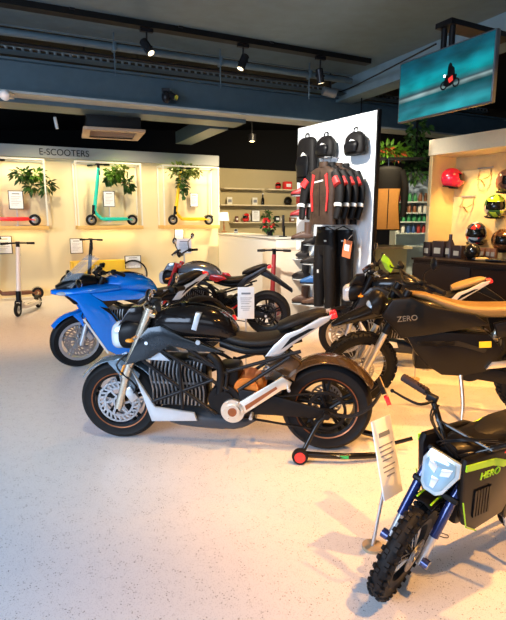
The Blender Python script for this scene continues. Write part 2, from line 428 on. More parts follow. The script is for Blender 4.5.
# ---------------------------------------------------------------- fascia with lettering
t = thing('sign_fascia', 'pale grey fascia board with black E-SCOOTERS lettering above the display boxes', 'sign', WL(0, .06, 2.82))
mm = MB(); mm.box(DV*((UE-6)/2)+Vector((0, 0, .115)), (UE+6, .1, .23), RW); mm.build('board', mat('fascia_white', (.36, .38, .37), .5, var=.03), t)
q = on_plane(64.5, 153, WL(0, .12, 0), NV)
text_obj('E-SCOOTERS', .23, mat('letter_black', (.02, .02, .02), .4), 'lettering', t, Matrix.Translation(q-t.location) @ frame_xy(DV, (0, 0, 1)) @ Matrix.Diagonal((.73, .78, 1, 1)))
# the added wall wash spots are set up with the other lights
# ---------------------------------------------------------------- display boxes
GLW = mat('frame_white', (.84, .82, .72), .4)
LEDM = mat('led_shelf', (.85, .52, .16), .5)
def display_box(u0, u1, label):
    z0, z1, dp = 1.42, 2.74, .5
    t = thing('display_box', label, 'display box', WL((u0+u1)/2, 0, z0), A0, 'e-scooter display boxes')
    w2 = (u1-u0)/2
    MB().box((0, -dp/2, .005), (u1-u0, dp, .075), None, .004).build('shelf', LEDM, t)
    mm = MB(); e = .018
    for x in (-w2+e, w2-e):
        for y in (-dp+e, -e): mm.box((x, y, (z1-z0)/2), (.03, .03, z1-z0))
    for z in (z1-z0,):
        for y in (-dp+e, -e): mm.box((0, y, z), (u1-u0, .03, .03))
        for x in (-w2+e, w2-e): mm.box((x, -dp/2, z), (.03, dp, .03))
    mm.build('frame', GLW, t)
    a = area('added_box_fill', WL((u0+u1)/2, .25, z1-.02), WL((u0+u1)/2, .2, z0), (u1-u0)*.9, .1, 5.5, CREAM)  # added fill light under the box top to brighten the wall
    a2 = area('shelf_led', WL((u0+u1)/2, .2, z0-.03), WL((u0+u1)/2, .02, 0), (u1-u0)*.9, .1, 8, (1, .72, .34))
    for q_ in (a, a2): q_.rotation_euler.z = 0 if False else q_.rotation_euler.z
    return t
boxes = []
for (a, b_, lb) in ((-42, 47, 'white framed display box holding the red scooter'), (75, 138, 'white framed display box holding the turquoise scooter'), (158, 212, 'white framed display box holding the yellow scooter')):
    boxes.append((wu(a), wu(b_), display_box(wu(a), wu(b_), lb)))
# e-scooter
def scooter(name, label, cpaint, loc, rz, deckm=None, group='e-scooters', lean=0, steer=0.25, H=1.24):
    t = thing('electric_scooter', label, 'scooter', loc, rz, group); t.rotation_euler = (lean, 0, rz)
    r = .115; FX = .86
    def whl(nm, x):
        w_ = MB(); w_.torus((x, 0, r), r-.028, .028, 'Y', 36, 10); w = w_.build(nm, RUB, t)
        h = MB(); h.lathe([(.03, -.02), (r-.045, -.016), (r-.045, .016), (.03, .02)], (x, 0, r), 'Y', 28); h.build('rim', SIL if cpaint != BRNP else BRZ, w)
    whl('rear_wheel', 0); whl('front_wheel', FX)
    d = MB(); d.loft([(.1, .14, .04, .02, 4), (.17, .135, .08, .038, 5), (.6, .135, .08, .038, 5), (.68, .15, .05, .03, 4)], 16, 4)
    d.tube([(.66, 0, .15), (.73, 0, .22), (.79, 0, .31)], [.035, .033, .035], 12); d.tube([(.12, .05, .13), (-.0, .05, r)], .014, 8); d.tube([(.12, -.05, .13), (0, -.05, r)], .014, 8)
    d.build('deck_frame', cpaint, t)
    MB().box((.385, 0, .168), (.46, .13, .008), None, .003).build('deck_mat', deckm or RUB, t)
    f = MB(); f.tube([(.79, 0, .30), (.74, 0, .62), (.66, 0, H-.06)], [.042, .038, .034], 14, 4); s_ = f.build('steering_stem', cpaint, t)
    f = MB(); f.tube([(.80, 0, .25), (.785, 0, .42)], .042, 12, 1); f.tube([(FX, .05, r), (.82, .045, .25)], .014, 8, 1); f.tube([(FX, -.05, r), (.82, -.045, .25)], .014, 8, 1); f.box((.81, 0, .25), (.05, .11, .03), None, .01)
    f.build('fork', BLK, s_)
    M = Matrix.Translation((.66, 0, H)) @ Matrix.Rotation(steer, 4, 'Z')
    f = MB(); f.tube([(0, 0, -.2), (0, 0, 0)], .03, 12, 1); f.tube([(.0, -.23, .0), (.02, 0, .01), (.0, .23, .0)], .015, 10); f.box((.02, 0, .02), (.07, .07, .025), None, .01); f.xf(M); hb = f.build('handlebar', BLK, t)
    for s2 in (-1, 1): MB().tube([(0, s2*.14, .004), (-.005, s2*.26, .0)], .02, 12, 1).xf(M).build('grip', RUB, hb)
    f = MB()
    for i in range(8):
        q = R(30+i*15); q2 = R(45+i*15)
        f.add([(0+math.cos(q)*(r+.012), -.035, r+math.sin(q)*(r+.012)), (math.cos(q)*(r+.012), .035, r+math.sin(q)*(r+.012)), (math.cos(q2)*(r+.012), .035, r+math.sin(q2)*(r+.012)), (math.cos(q2)*(r+.012), -.035, r+math.sin(q2)*(r+.012))], [(0, 1, 2, 3)])
    f.build('mudguard', BLK, t)
    return t
BRNP = mat('brown_scooter', (.16, .06, .03), .4, .2)
TEAL = mat('teal_paint', (.02, .62, .50), .3, coat=.5); YEL = mat('yellow_paint', (.95, .62, .02), .3, coat=.5); SRED = mat('scooter_red', (.85, .03, .03), .3, coat=.5); SWH = mat('scooter_white', (.82, .80, .76), .35, coat=.3)
def sc_on_box(px_front, paint, label, v=.25):
    uf = wu(px_front, v, 222)
    p = WL(uf+.86, v, 1.465)
    return scooter('electric_scooter', label, paint, p, A0+PI, group=None, steer=.85)
sc_on_box(91.5, TEAL, 'turquoise electric scooter standing in the middle display box')
sc_on_box(173, YEL, 'yellow electric scooter standing in the right display box')
sc_on_box(-13, SRED, 'red electric scooter in the left display box, cut by the frame edge')
# scooters on the floor
p = gp(20, 316); d_ = (p-gp(54, 301)).normalized()
scooter('electric_scooter', 'white electric scooter standing on the floor in front of the wall', SWH, p-d_*.8, math.atan2(d_.y, d_.x), group=None, steer=.5, H=1.2)
p = WL(wu(38, .35, 296), .35, 0)
scooter('electric_scooter', 'brown electric scooter parked against the wall behind the white one', BRNP, p, A0+PI, group=None, deckm=BRNP)
p = WL(wu(92, .75, 290), .8, 0)
scooter('electric_scooter', 'black electric scooter half hidden behind the blue motorcycle', BLK, p+Vector((.3, .75, 0)), math.atan2(-.8, -.45), group=None, H=1.18)

scooter('electric_scooter', 'black scooter with dark red stem standing behind the blue-grey motorcycle', mat('stem_darkred', (.25, .02, .02), .35), Vector((.49, 8.37, 0)), math.atan2(-.97, -.25), group=None, H=1.12, steer=.1)
# framed price cards
def price_card(c, w, h, face, label, stand=None, lean=0, group='price cards on the scooter wall', base=None):
    t = thing('price_card', label, 'price card', c, face, group)
    fr = MB(); fr.box((0, 0, 0), (w, .012, h), (lean, 0, 0), .002); f = fr.build('frame', BLK, t)
    MB().box((0, -.008, 0), (w*.9, .004, h*.92), (lean, 0, 0)).build('paper', CARD, t)
    mm = MB()
    mm.box((0, -.0115, h*.33), (w*.5, .002, h*.05), (lean, 0, 0))
    for i in range(6): mm.box((-w*.06*(i % 3), -.0115, h*(.18-.09*i)), (w*(.66-.12*(i % 3)), .0015, h*.014), (lean, 0, 0))
    mm.build('printed_text', PRN, t)
    if stand: 
        s_ = MB(); s_.tube([(0, .01, -h/2), (0, .01, -stand+.01)], .008, 10, 1); s_.build('post', SIL, t)
        MB().disc((0, .01, -stand+.006), .09 if not base else base, .012, 'Z', 28).build('base', SIL, t)
    return t
def wall_card(px, py, w, h, label, v=.12, post=0):
    q = on_plane(px, py, WL(0, v, 0), NV)
    return price_card(q, w, h, A0, label, post)
wall_card(16, 200, .27, .36, 'framed price card below the palm plant in the left box', .3, .22+.29)
wall_card(109, 199, .24, .33, 'framed price card behind the turquoise scooter', .3, .2+.28)
wall_card(194, 200, .20, .32, 'framed price card behind the yellow scooter', .12, 0)
wall_card(4, 245, .30, .36, 'framed price card above the white floor scooter, at left edge', .1)
wall_card(76.5, 246, .26, .32, 'framed price card on the wall above the blue motorcycle', .1)
wall_card(179, 234, .22, .22, 'framed price card below the yellow scooter box', .1)
# leaning cream boards in the boxes
for (pxc, pyt, w_, k) in ((28, 185, .9, 'left'), (106, 186, .8, 'middle')):
    q = WL(wu(pxc, .1), .06, 1.47); t = MB().box((0, 0, .32), (w_, .02, .64)).build('backing_board', mat('board_cream', (.80, .66, .42), .6)); t.location = q; t.rotation_euler = (0, 0, A0)
    tag(t, 'cream backing board leaning at the back of the %s display box' % k, 'board')
# plants
LEAFM = [mat('leaf_a', (.03, .10, .015), .5, var=.5, scale=9), mat('leaf_b', (.12, .30, .02), .5, var=.5, scale=9), mat('leaf_c', (.20, .26, .05), .5, var=.5, scale=9), mat('leaf_dark', (.008, .025, .006), .6, var=.5, scale=9)]
def leaf_cluster(mb, c, r, n, ln, wd, droop=.5):
    for i in range(n):
        d = Vector((random.gauss(0, 1), random.gauss(0, 1), random.gauss(0, .8))).normalized()
        o = Vector(c)+Vector((d.x*r[0], d.y*r[1], d.z*r[2]))*random.uniform(.3, 1)
        t = (d+Vector((0, 0, -droop*random.random()))).normalized(); s_ = t.cross(Vector((random.random(), random.random(), 1))).normalized()
        nn = s_.cross(t); L_ = ln*random.uniform(.6, 1.1); w_ = wd*random.uniform(.7, 1.1)
        P = [o, o+t*L_*.35+s_*w_, o+t*L_*.75+s_*w_*.6+nn*L_*-.08, o+t*L_+nn*L_*-.2, o+t*L_*.75-s_*w_*.6+nn*L_*-.08, o+t*L_*.35-s_*w_, o+t*L_*.5+nn*w_*.3]
        mb.add(P, [(0, 1, 6), (1, 2, 6), (2, 3, 6), (3, 4, 6), (4, 5, 6), (5, 0, 6)])
def plant(px, py, label, v, clusters, hang=None):
    q = on_plane(px, py, WL(0, v, 0), NV)
    t = thing('potted_fern', label, 'plant', q, A0)
    mm = MB()
    for c, r, n, ln, wd, mi in clusters:
        mm = MB(); leaf_cluster(mm, (c[0]*.75, c[1], c[2]*.8), (r[0]*.75, r[1], r[2]*.8), int(n*1.5), ln*.75, wd); mm.build('foliage', LEAFM[mi], t)
    st = MB()
    for c, r, n, ln, wd, mi in clusters: st.tube([(0, .05, -.1), (c[0]*.5, .03, c[2]*.5), c], .01, 6)
    st.build('stem', mat('stem_brown', (.12, .07, .03), .7), t)
    return t
plant(33, 180, 'dark green palm plant with fresh green tips in the left display box', .28, [((-.25, 0, .12), (.22, .08, .16), 60, .2, .03, 0), ((.05, 0, .12), (.25, .08, .14), 60, .18, .03, 1), ((.35, 0, -.12), (.18, .08, .2), 50, .2, .03, 0), ((-.05, 0, -.15), (.15, .08, .15), 40, .2, .03, 0)])
plant(117, 178, 'leafy green plant hanging behind the turquoise scooter', .27, [((-.08, 0, .1), (.22, .08, .18), 80, .14, .045, 1), ((.1, 0, .22), (.2, .08, .12), 50, .12, .04, 2), ((.3, 0, -.18), (.13, .08, .24), 70, .14, .04, 0), ((-.2, 0, -.08), (.14, .08, .1), 40, .14, .04, 0)])
plant(183, 178, 'trailing olive green plant hanging behind the yellow scooter', .27, [((0, 0, .2), (.5, .1, .18), 90, .15, .04, 2), ((-.02, 0, -.1), (.16, .08, .45), 100, .15, .04, 0), ((.38, 0, .2), (.2, .06, .18), 40, .12, .03, 2)])

# yellow cargo bicycle against the wall
p = WL(wu(98, .4, 262), .45, 0)
t = thing('cargo_bicycle', 'yellow cargo box bicycle with thin ring wheel beside the wall', 'bicycle', p, A0)
YB = mat('cargo_yellow', (.85, .55, .04), .4)
mm = MB(); mm.box((0, 0, .62), (1.05, .06, .22), None, .01); mm.box((0, .25, .62), (1.05, .06, .22), None, .01); mm.box((-.52, .12, .62), (.05, .3, .22)); mm.box((.52, .12, .62), (.05, .3, .22)); mm.box((0, .12, .5), (1.05, .3, .03)); mm.build('cargo_box', YB, t)
mm = MB(); mm.torus((.75, .12, .40), .30, .018, 'Y', 48, 8); w_ = mm.build('wheel', RUB, t)
mm = MB(); mm.torus((.75, .12, .40), .275, .01, 'Y', 48, 6)
for i in range(18):
    q = 2*PI*i/18; mm.tube([(.75, .12, .4), (.75+.275*math.cos(q), .12, .4+.275*math.sin(q))], .002, 4, 1)
mm.build('rim', SIL, w_)
mm = MB(); mm.torus((-.55, .12, .25), .21, .03, 'Y', 36, 8); mm.build('wheel', RUB, t)
mm = MB(); mm.tube([(.75, .12, .4), (.5, .12, .5), (-.5, .12, .45), (-.55, .12, .25)], .02, 8, 3); mm.tube([(.75, .12, .1), (.75, .12, 0)], .02, 6, 1); mm.tube([(-.55, .12, .05), (-.55, .12, 0)], .02, 6, 1); mm.build('frame', YB, t)
wall_card(133, 262, .36, .28, 'white price card leaning above the yellow cargo bicycle', .3)

# ---------------------------------------------------------------- service wall: shelves, counter
def SV(px, py, v=-1.8): return on_plane(px, py, WL(0, v, 0), NV)
SHELF = mat('shelf_wood', (.72, .62, .42), .5)
VS = -1.82
def shelf(px0, px1, py, label):
    a = SV(px0, py, VS); b_ = SV(px1, py, VS); c = (a+b_)/2
    z = SV((px0+px1)/2, py, VS).z
    o = MB().box((0, 0, 0), ((b_-a).length, .34, .035), None, .004).build('wall_shelf', SHELF); o.location = (c.x, c.y, z); o.rotation_euler = (0, 0, A0)
    tag(o, label, 'shelf', None); return z
za = shelf(222, 262, 189, 'short pale wall shelf, left one of the top row')
za2 = shelf(266, 299, 190, 'short pale wall shelf under the red box at the top right')
zb = shelf(219, 300, 205.5, 'long pale middle wall shelf above the service counter')
zc = shelf(231, 299, 222.5, 'long pale lowest wall shelf above the service counter')
def put(px, z, v=None):
    u = SV(px, 219, VS); return Vector((u.x, u.y, z+.0175))-NV*.05
# helmet builder
def helmet(label, loc, rot, mshell, s=1.0, marks=None, visor=True, group=None):
    t = thing('motorcycle_helmet', label, 'helmet', loc, 0, group); t.rotation_euler = rot
    mm = MB()
    # shell as deformed sphere, chin forward (+x)
    nu, nv = 32, 20; vs = []; fs = []
    for i in range(nv+1):
        th = PI*i/nv*.86
        for j in range(nu):
            ph = 2*PI*j/nu
            x = math.sin(th)*math.cos(ph); y = math.sin(th)*math.sin(ph); z = math.cos(th)
            xx = x*.145+(.035 if x > 0 and z < .1 else 0)*max(0, x)**.5*min(1, (.1-z)*3 if z < .1 else 0)
            vs.append((xx*s, y*.12*s, (z*.135)*s))
    for i in range(nv):
        for j in range(nu):
            ph = 2*PI*(j+.5)/nu; th = PI*(i+.5)/nv*.86
            if abs(math.sin(ph/2)) < .5 and R(62) < th < R(98): continue
            fs.append((i*nu+j, (i+1)*nu+j, (i+1)*nu+(j+1) % nu, i*nu+(j+1) % nu))
    mm.add(vs, fs); mm.build('shell', mshell, t)
    mm = MB(); mm.ellip((0, 0, -.005*s), (.136*s, .112*s, .126*s), 28, 16, None, 0, .84); mm.build('visor', GLB, t)
    mm = MB(); mm.lathe([(.085*s, -.125*s), (.10*s, -.132*s), (.108*s, -.118*s), (.09*s, -.112*s)], (.01*s, 0, 0), 'Z', 28); mm.build('lining', BLK, t)
    return t
def splash(name, cols, scale=9):
    if name in MATS: return MATS[name]
    m = mat(name, cols[0], .2, coat=1); nt = m.node_tree; b = nt.nodes['Principled BSDF']
    vo = nt.nodes.new('ShaderNodeTexVoronoi'); vo.inputs['Scale'].default_value = scale; tcn = nt.nodes.new('ShaderNodeTexCoord')
    nt.links.new(tcn.outputs['Object'], vo.inputs['Vector'])
    rp = nt.nodes.new('ShaderNodeValToRGB'); rp.color_ramp.interpolation = 'CONSTANT'
    sp = nt.nodes.new('ShaderNodeSeparateColor'); nt.links.new(vo.outputs['Color'], sp.inputs[0]); nt.links.new(sp.outputs[0], rp.inputs[0])
    els = rp.color_ramp.elements
    while len(els) < len(cols): els.new(.5)
    for i, c in enumerate(cols): els[i].position = i/len(cols); els[i].color = (*c, 1)
    nt.links.new(rp.outputs[0], b.inputs['Base Color']); return m
def small_box(label, px, z, d, m, cat='box', nm='product_box', group=None, extra=None):
    t = thing(nm, label, cat, put(px, z), A0, group)
    MB().box((0, 0, d[2]/2), d, None, .005).build('carton', m, t)
    MB().box((0, -d[1]/2-.002, d[2]*.5), (d[0]*.7, .003, d[2]*.4)).build('printed_panel', extra or CARD, t)
    return t
small_box('red box standing at the right of the top service shelf', 286, za2, (.22, .18, .22), mat('box_red', (.8, .03, .03), .4))
helmet('dark open helmet on the top shelf beside the red box', put(277, za2)+Vector((0, 0, .1)), (0, 0, A0-2), RED, .75)
for px, k in ((229, 'left'), (254, 'right')):
    small_box('small white accessory pack, %s one on the middle shelf' % k, px, zb, (.15, .05, .2), mat('pack_white', (.8, .78, .7), .4), extra=PRN)
t = thing('bottle', 'slim dark bottle on the middle service shelf', 'bottle', put(262, zb), 0); MB().lathe([(.0005, 0), (.045, 0), (.045, .16), (.016, .22), (.016, .3), (.0005, .3)], axis='Z', n=20, closed=False).build('glass', GLB, t); MB().disc((0, 0, .31), .02, .03, 'Z').build('cap', WHT, t)
helmet('plain black helmet at the right of the middle service shelf', put(287, zb)+Vector((0, 0, .125)), (0, 0, A0-2.6), GLB, .95)
helmet('white and red helmet lying on the lowest service shelf', put(246, zc)+Vector((0, 0, .12)), (0, 0, A0-2.6), splash('white_red', [(.8, .75, .7), (.7, .02, .02), (.8, .75, .7)], 5), .95)
t = price_card(put(255, zc)+Vector((0, 0, .17)), .26, .33, A0, 'framed green certificate on the lowest service shelf', group=None)
def small_plant(label, c, col, blossoms=None, r=.14, n=60):
    t = thing('potted_plant', label, 'plant', c, 0)
    MB().lathe([(.0005, 0), (.05, 0), (.065, .11), (.055, .11), (.045, .02), (.0005, .02)], axis='Z', n=20, closed=False).build('pot', BLK, t)
    mm = MB(); leaf_cluster(mm, (0, 0, .2), (r, r, r*.9), n, .1, .025); mm.build('foliage', LEAFM[col], t)
    if blossoms:
        mm = MB()
        for i in range(9): 
            d = Vector((random.uniform(-1, 1), random.uniform(-1, .2), random.uniform(-.3, 1)))*r*.9; mm.ellip(d+Vector((0, 0, .2)), (.035, .035, .03), 10, 6)
        mm.build('blossom', blossoms, t)
    return t
small_plant('small dark potted plant on the lowest service shelf', put(266, zc), 0)
small_box('small maroon pack beside the counter lamp', 236, zc, (.08, .06, .16), mat('maroon', (.12, .02, .02), .5))
for i, (px, m_) in enumerate(((276, BLK), (281, mat('pale_pack', (.5, .45, .35), .5)), (291, mat('brown_pack', (.2, .08, .04), .5)))):
    small_box('%s accessory pack on the right part of the lowest shelf' % ('black', 'pale', 'brown')[i], px, zc, (.14, .1, .17-.02*i), m_)
# counter
CT = mat('counter_white', (.84, .78, .66), .4, var=.03)
zt = 1.28
ca = gp(219, 233, zt); cb = gp(276, 237.5, zt)
t = thing('service_counter', 'tall white service counter in front of the shelf wall', 'counter', (ca.x, ca.y, 0))
vx = (cb-ca); vx.z = 0; Lc = vx.length; ang = math.atan2(vx.y, vx.x); t.rotation_euler = (0, 0, ang)
MB().box((Lc/2-.02, .3, zt/2-.02), (Lc+.04, .6, zt-.04), None, .005).build('front_panel', CT, t)
MB().box((Lc/2-.02, .3, zt-.015), (Lc+.08, .66, .03), None, .005).build('counter_top', CT, t)
MB().box((Lc+.45, .0, .55), (.88, .7, 1.1), (0, 0, -.25), .005).build('side_unit', mat('counter_side', (.72, .62, .48), .4), t)
cv = Vector((math.cos(ang), math.sin(ang), 0)); nv_ = Vector((-math.sin(ang), math.cos(ang), 0))
def ctop(px, dpt=.3):
    o = on_plane(px, 228, Vector((ca.x, ca.y, 0))+nv_*dpt, nv_); return Vector((o.x, o.y, zt))
t = thing('table_lamp', 'small table lamp with cream shade at the left of the counter', 'lamp', ctop(224))
MB().lathe([(.09, .28), (.13, .28), (.10, .48), (.07, .48)], axis='Z', n=28).build('lamp_shade', mat('shade', (.9, .8, .55), .6, emis=(1, .8, .45), estr=.5), t)
MB().lathe([(.0005, 0), (.07, 0), (.07, .02), (.02, .05), (.03, .12), (.015, .2), (.012, .4), (.0005, .4)], axis='Z', n=20, closed=False).build('base', mat('lamp_brown', (.25, .12, .05), .4), t)
small_plant('red flower arrangement standing on the service counter', ctop(270), 0, RED, .15, 70)
t = thing('computer_monitor', 'black computer monitor on the right of the counter', 'monitor', ctop(283)-nv_*0+Vector((0, 0, 0)), ang-.4)
MB().box((0, 0, .24), (.42, .03, .3), None, .01).build('screen', BLK, t); mm = MB(); mm.box((0, 0, .006), (.2, .14, .012)); mm.tube([(0, .02, 0), (0, .02, .2)], .02, 8, 1); mm.build('stand', BLK, t)
small_box_t = thing('card_reader', 'tiny grey card reader on the left part of the counter', 'card reader', ctop(236)); MB().box((0, 0, .04), (.08, .14, .05), (.5, 0, 0), .01).build('body', PRN, small_box_t)
MB().box((0, -.01, .07), (.06, .06, .005), (.5, 0, 0)).build('display', BLK, small_box_t)
# ================================================================ tall clothing panel
PA = Vector((.74, 8.4, 0)); PB = Vector((1.67, 7.0, 0))
PU = (PB-PA).normalized(); PL = (PB-PA).length; PF = Vector((PU.y, -PU.x, 0))   # faces left / towards the room
if PF.x > 0: PF = -PF
PANG = math.atan2(PU.y, PU.x)
def PP(px, py, off=0): return on_plane(px, py, PA+PF*(off+.05), PF)
zp = PP(374, 110).z
t = thing('display_panel', 'tall white freestanding panel hung with jackets, boots and bags', 'display panel', (PA+PB)/2, PANG)
MB().box((0, 0, zp/2+.02), (PL, .05, zp-.04), None, .003).build('board', mat('panel_white', (.84, .88, .90), .45, var=.02), t)
MB().box((PL/2+.012, 0, zp/2+.02), (.022, .07, zp-.02), None, .003).build('edge_strip', BLK, t)
MB().box((0, 0, .02), (PL+.1, .5, .04), None, .01).build('foot', BLK, t)
# frame: local x along panel towards camera, local -y out of the panel (to the room)
def pthing(name, label, cat, px, py, off=.02, group=None, rz=0):
    q = PP(px, py, off); return thing(name, label, cat, q, PANG+rz, group)
yo = -1 if (Matrix.Rotation(PANG, 3, 'Z') @ Vector((0, -1, 0))).dot(PF) > 0 else 1
print('panel yo', yo, 'PANG', PANG, 'zp', zp)
FAB = mat('jacket_black', (.008, .007, .007), .6, var=.3, scale=60, bump=.2)
FAB2 = mat('jacket_bronze', (.05, .03, .02), .45, var=.7, scale=14, bump=.2)
JR = mat('jacket_red', (.65, .03, .03), .5); JW = mat('jacket_white', (.75, .75, .72), .5)
def jacket(px, py, label, m, sm, stripe, k=1.0, off=.2, rz=0.0, L=.78):
    t = pthing('motorcycle_jacket', label, 'jacket', px, py, off, 'jackets hanging on the white panel', rz)
    mm = MB(); mm.loft([(0.0, 0, .07, .05, 2.5), (-.05, 0, .20, .08, 2.5), (-.12, 0, .24, .11, 2.6), (-.35, 0, .23, .12, 2.6), (-.55, 0, .215, .11, 2.6), (-L, 0, .23, .11, 2.6)], 24, 5, Matrix.Rotation(PI/2, 4, 'Z'), along='Z')
    body = mm.build('body', m, t)
    for s_ in (-1, 1):
        mm = MB(); mm.tube([(s_*.19, 0, -.10), (s_*.30, yo*.04, -.28), (s_*.33, yo*.08, -.5), (s_*.31, yo*.14, -.70)], [.085, .078, .062, .048], 14); sl = mm.build('sleeve', sm, t)
        mm = MB(); mm.tube([(s_*.25, yo*.055, -.17), (s_*.315, yo*.09, -.26)], [.05, .055], 12, 1); mm.xf(Matrix.Translation((0, yo*.035, 0))); mm.build('sleeve_stripe', stripe, sl)
        mm = MB(); mm.tube([(s_*.335, yo*.115, -.50), (s_*.335, yo*.125, -.54)], .064, 12, 1); mm.build('cuff_band', JW, sl)
    mm = MB(); mm.lathe([(.06, -.02), (.075, -.01), (.072, .06), (.055, .06)], axis='Z', n=20); mm.build('collar', m, t)
    mm = MB(); mm.box((0, yo*.118, -.36), (.008, .008, .6)); mm.build('zip', BLK, body)
    mm = MB()
    for s_ in (-1, 1): mm.prism([(s_*.09, -.12), (s_*.13, -.10), (s_*.16, -.35), (s_*.14, -.6), (s_*.115, -.6), (s_*.13, -.34)], yo*.10, yo*.128)
    mm.build('chest_stripe', stripe, body)
    mm = MB(); mm.prism([(-.09, -.2), (.06, -.18), (.06, -.2), (-.09, -.22)], yo*.11, yo*.131); mm.build('chest_logo', JW, body)
    mm = MB(); mm.tube([(0, 0, .05), (0, 0, .11), (0, -yo*.1, .13), (0, -yo*(off+.02), .13)], .006, 8); mm.tube([(-.17, 0, -.05), (0, 0, .05), (.17, 0, -.05)], .01, 8, 1); mm.build('hanger', CHR, t)
    return t
for k_, (lb_, m1_) in enumerate((('black motorcycle jacket with red sleeve stripes, rightmost on the rail', FAB), ('bronze and black motorcycle jacket, second from the right on the rail', FAB2), ('black motorcycle jacket with white cuff bands, second from the left on the rail', FAB), ('bronze chested motorcycle jacket with red stripes, frontmost and leftmost on the rail', FAB2))):
    base_ = PP(352, 170, 0)+PF*(.14+.13*k_)
    t_ = jacket(330, 168, lb_, m1_, FAB, JR, off=.14+.17*k_, rz=.12)
    t_.location = base_+Vector((0, 0, .02)); t_.scale = (1, .62, 1)
# trousers
def trousers(px, py, label, off=.12, rz=0, L=1.15):
    t = pthing('motorcycle_trousers', label, 'trousers', px, py, off, 'trousers hanging on the white panel', rz)
    mm = MB(); mm.loft([(0, 0, .17, .07, 2.6), (-.1, 0, .19, .08, 2.6), (-.25, 0, .20, .09, 2.6), (-.33, 0, .15, .08, 2.4)], 22, 5, Matrix.Rotation(PI/2, 4, 'Z'), along='Z')
    for s_ in (-1, 1): mm.tube([(s_*.09, 0, -.2), (s_*.11, yo*.01, -.55), (s_*.12, 0, -.85), (s_*.12, 0, -L)], [.10, .095, .085, .075], 16)
    b = mm.build('cloth', FAB, t)
    mm = MB(); mm.lathe([(.165, -.01), (.18, -.01), (.18, .03), (.165, .03)], axis='Z', n=24); mm.xf(Matrix.Diagonal((1, .45, 1, 1))); mm.build('waistband', BLK, t)
    mm = MB(); mm.box((.11, yo*.11, -.12), (.04, .01, .02)); mm.box((-.02, yo*.12, -.56), (.03, .01, .05)); mm.build('patch', JW, b)
    mm = MB(); mm.tube([(-.15, 0, .03), (0, 0, .08), (.15, 0, .03)], .008, 8, 1); mm.tube([(0, 0, .08), (0, -yo*(off+.02), .08)], .006, 6, 1); mm.build('hanger', CHR, t)
    return t
trousers(326, 232, 'black motorcycle trousers hanging left below the jackets', .3, .0, 1.1)
trousers(343, 232, 'black motorcycle trousers hanging right, with a hang tag', .13, .0, 1.15)
t = pthing('hang_tag', 'orange and white hang tag on the right pair of trousers', 'tag', 347, 249, .3); MB().box((0, 0, 0), (.16, .006, .24), (0, .15, 0)).build('card', mat('tag_orange', (.7, .2, .08), .5), t); MB().box((0, yo*.005, .02), (.09, .004, .09), (0, .15, 0)).build('print', CARD, t)
MB().tube([(0, 0, .12), (0, -yo*.1, .2)], .003, 5, 1).build('string', WHT, t)
# wall bags
def backpack(px, py, label, w, h, d=.16, marks=True):
    t = pthing('backpack', label, 'backpack', px, py, d/2+.02, 'bags on the white panel')
    mm = MB(); mm.loft([(-h/2, 0, w*.42, d*.45, 3), (-h/2+.04, 0, w*.5, d*.5, 3.2), (0, 0, w*.5, d*.5, 3), (h/2-.06, 0, w*.44, d*.42, 3), (h/2, 0, w*.25, d*.2, 2.5)], 24, 5, Matrix.Rotation(PI/2, 4, 'Z'), along='Z'); b = mm.build('bag', FAB, t)
    MB().loft([(-h*.38, 0, w*.3, .04, 3.2), (-h*.1, 0, w*.36, .05, 3), (h*.08, 0, w*.3, .02, 3)], 18, 4, Matrix.Translation((0, yo*d*.5, 0)) @ Matrix.Rotation(PI/2, 4, 'Z'), along='Z').build('pocket', BLK, b)
    mm = MB(); mm.prism([(-w*.25, -.02), (w*.02, h*.16), (w*.28, h*.05), (w*.05, h*.1), (-w*.2, -.05)], yo*(d*.5), yo*(d*.5+.018)); mm.prism([(-w*.35, -h*.3), (-w*.28, -h*.3), (-w*.22, -.1), (-w*.28, -.05)], yo*(d*.4), yo*(d*.5+.01)); mm.build('logo', JW, b)
    MB().tube([(-.04, 0, h/2-.02), (-.03, 0, h/2+.05), (.03, 0, h/2+.05), (.04, 0, h/2-.02)], .01, 8).build('handle', BLK, t)
    MB().tube([(0, 0, h/2+.045), (0, -yo*(d/2+.03), h/2+.045)], .008, 6, 1).build('hook', CHR, t)
    return t
backpack(307, 160, 'tall black backpack with white swoosh logo at the panel top left', .42, .66)
backpack(326, 147, 'black tail bag with small white logo, middle of the panel top', .36, .30)
backpack(355.5, 143.5, 'black tank bag with white sides at the panel top right', .36, .30)
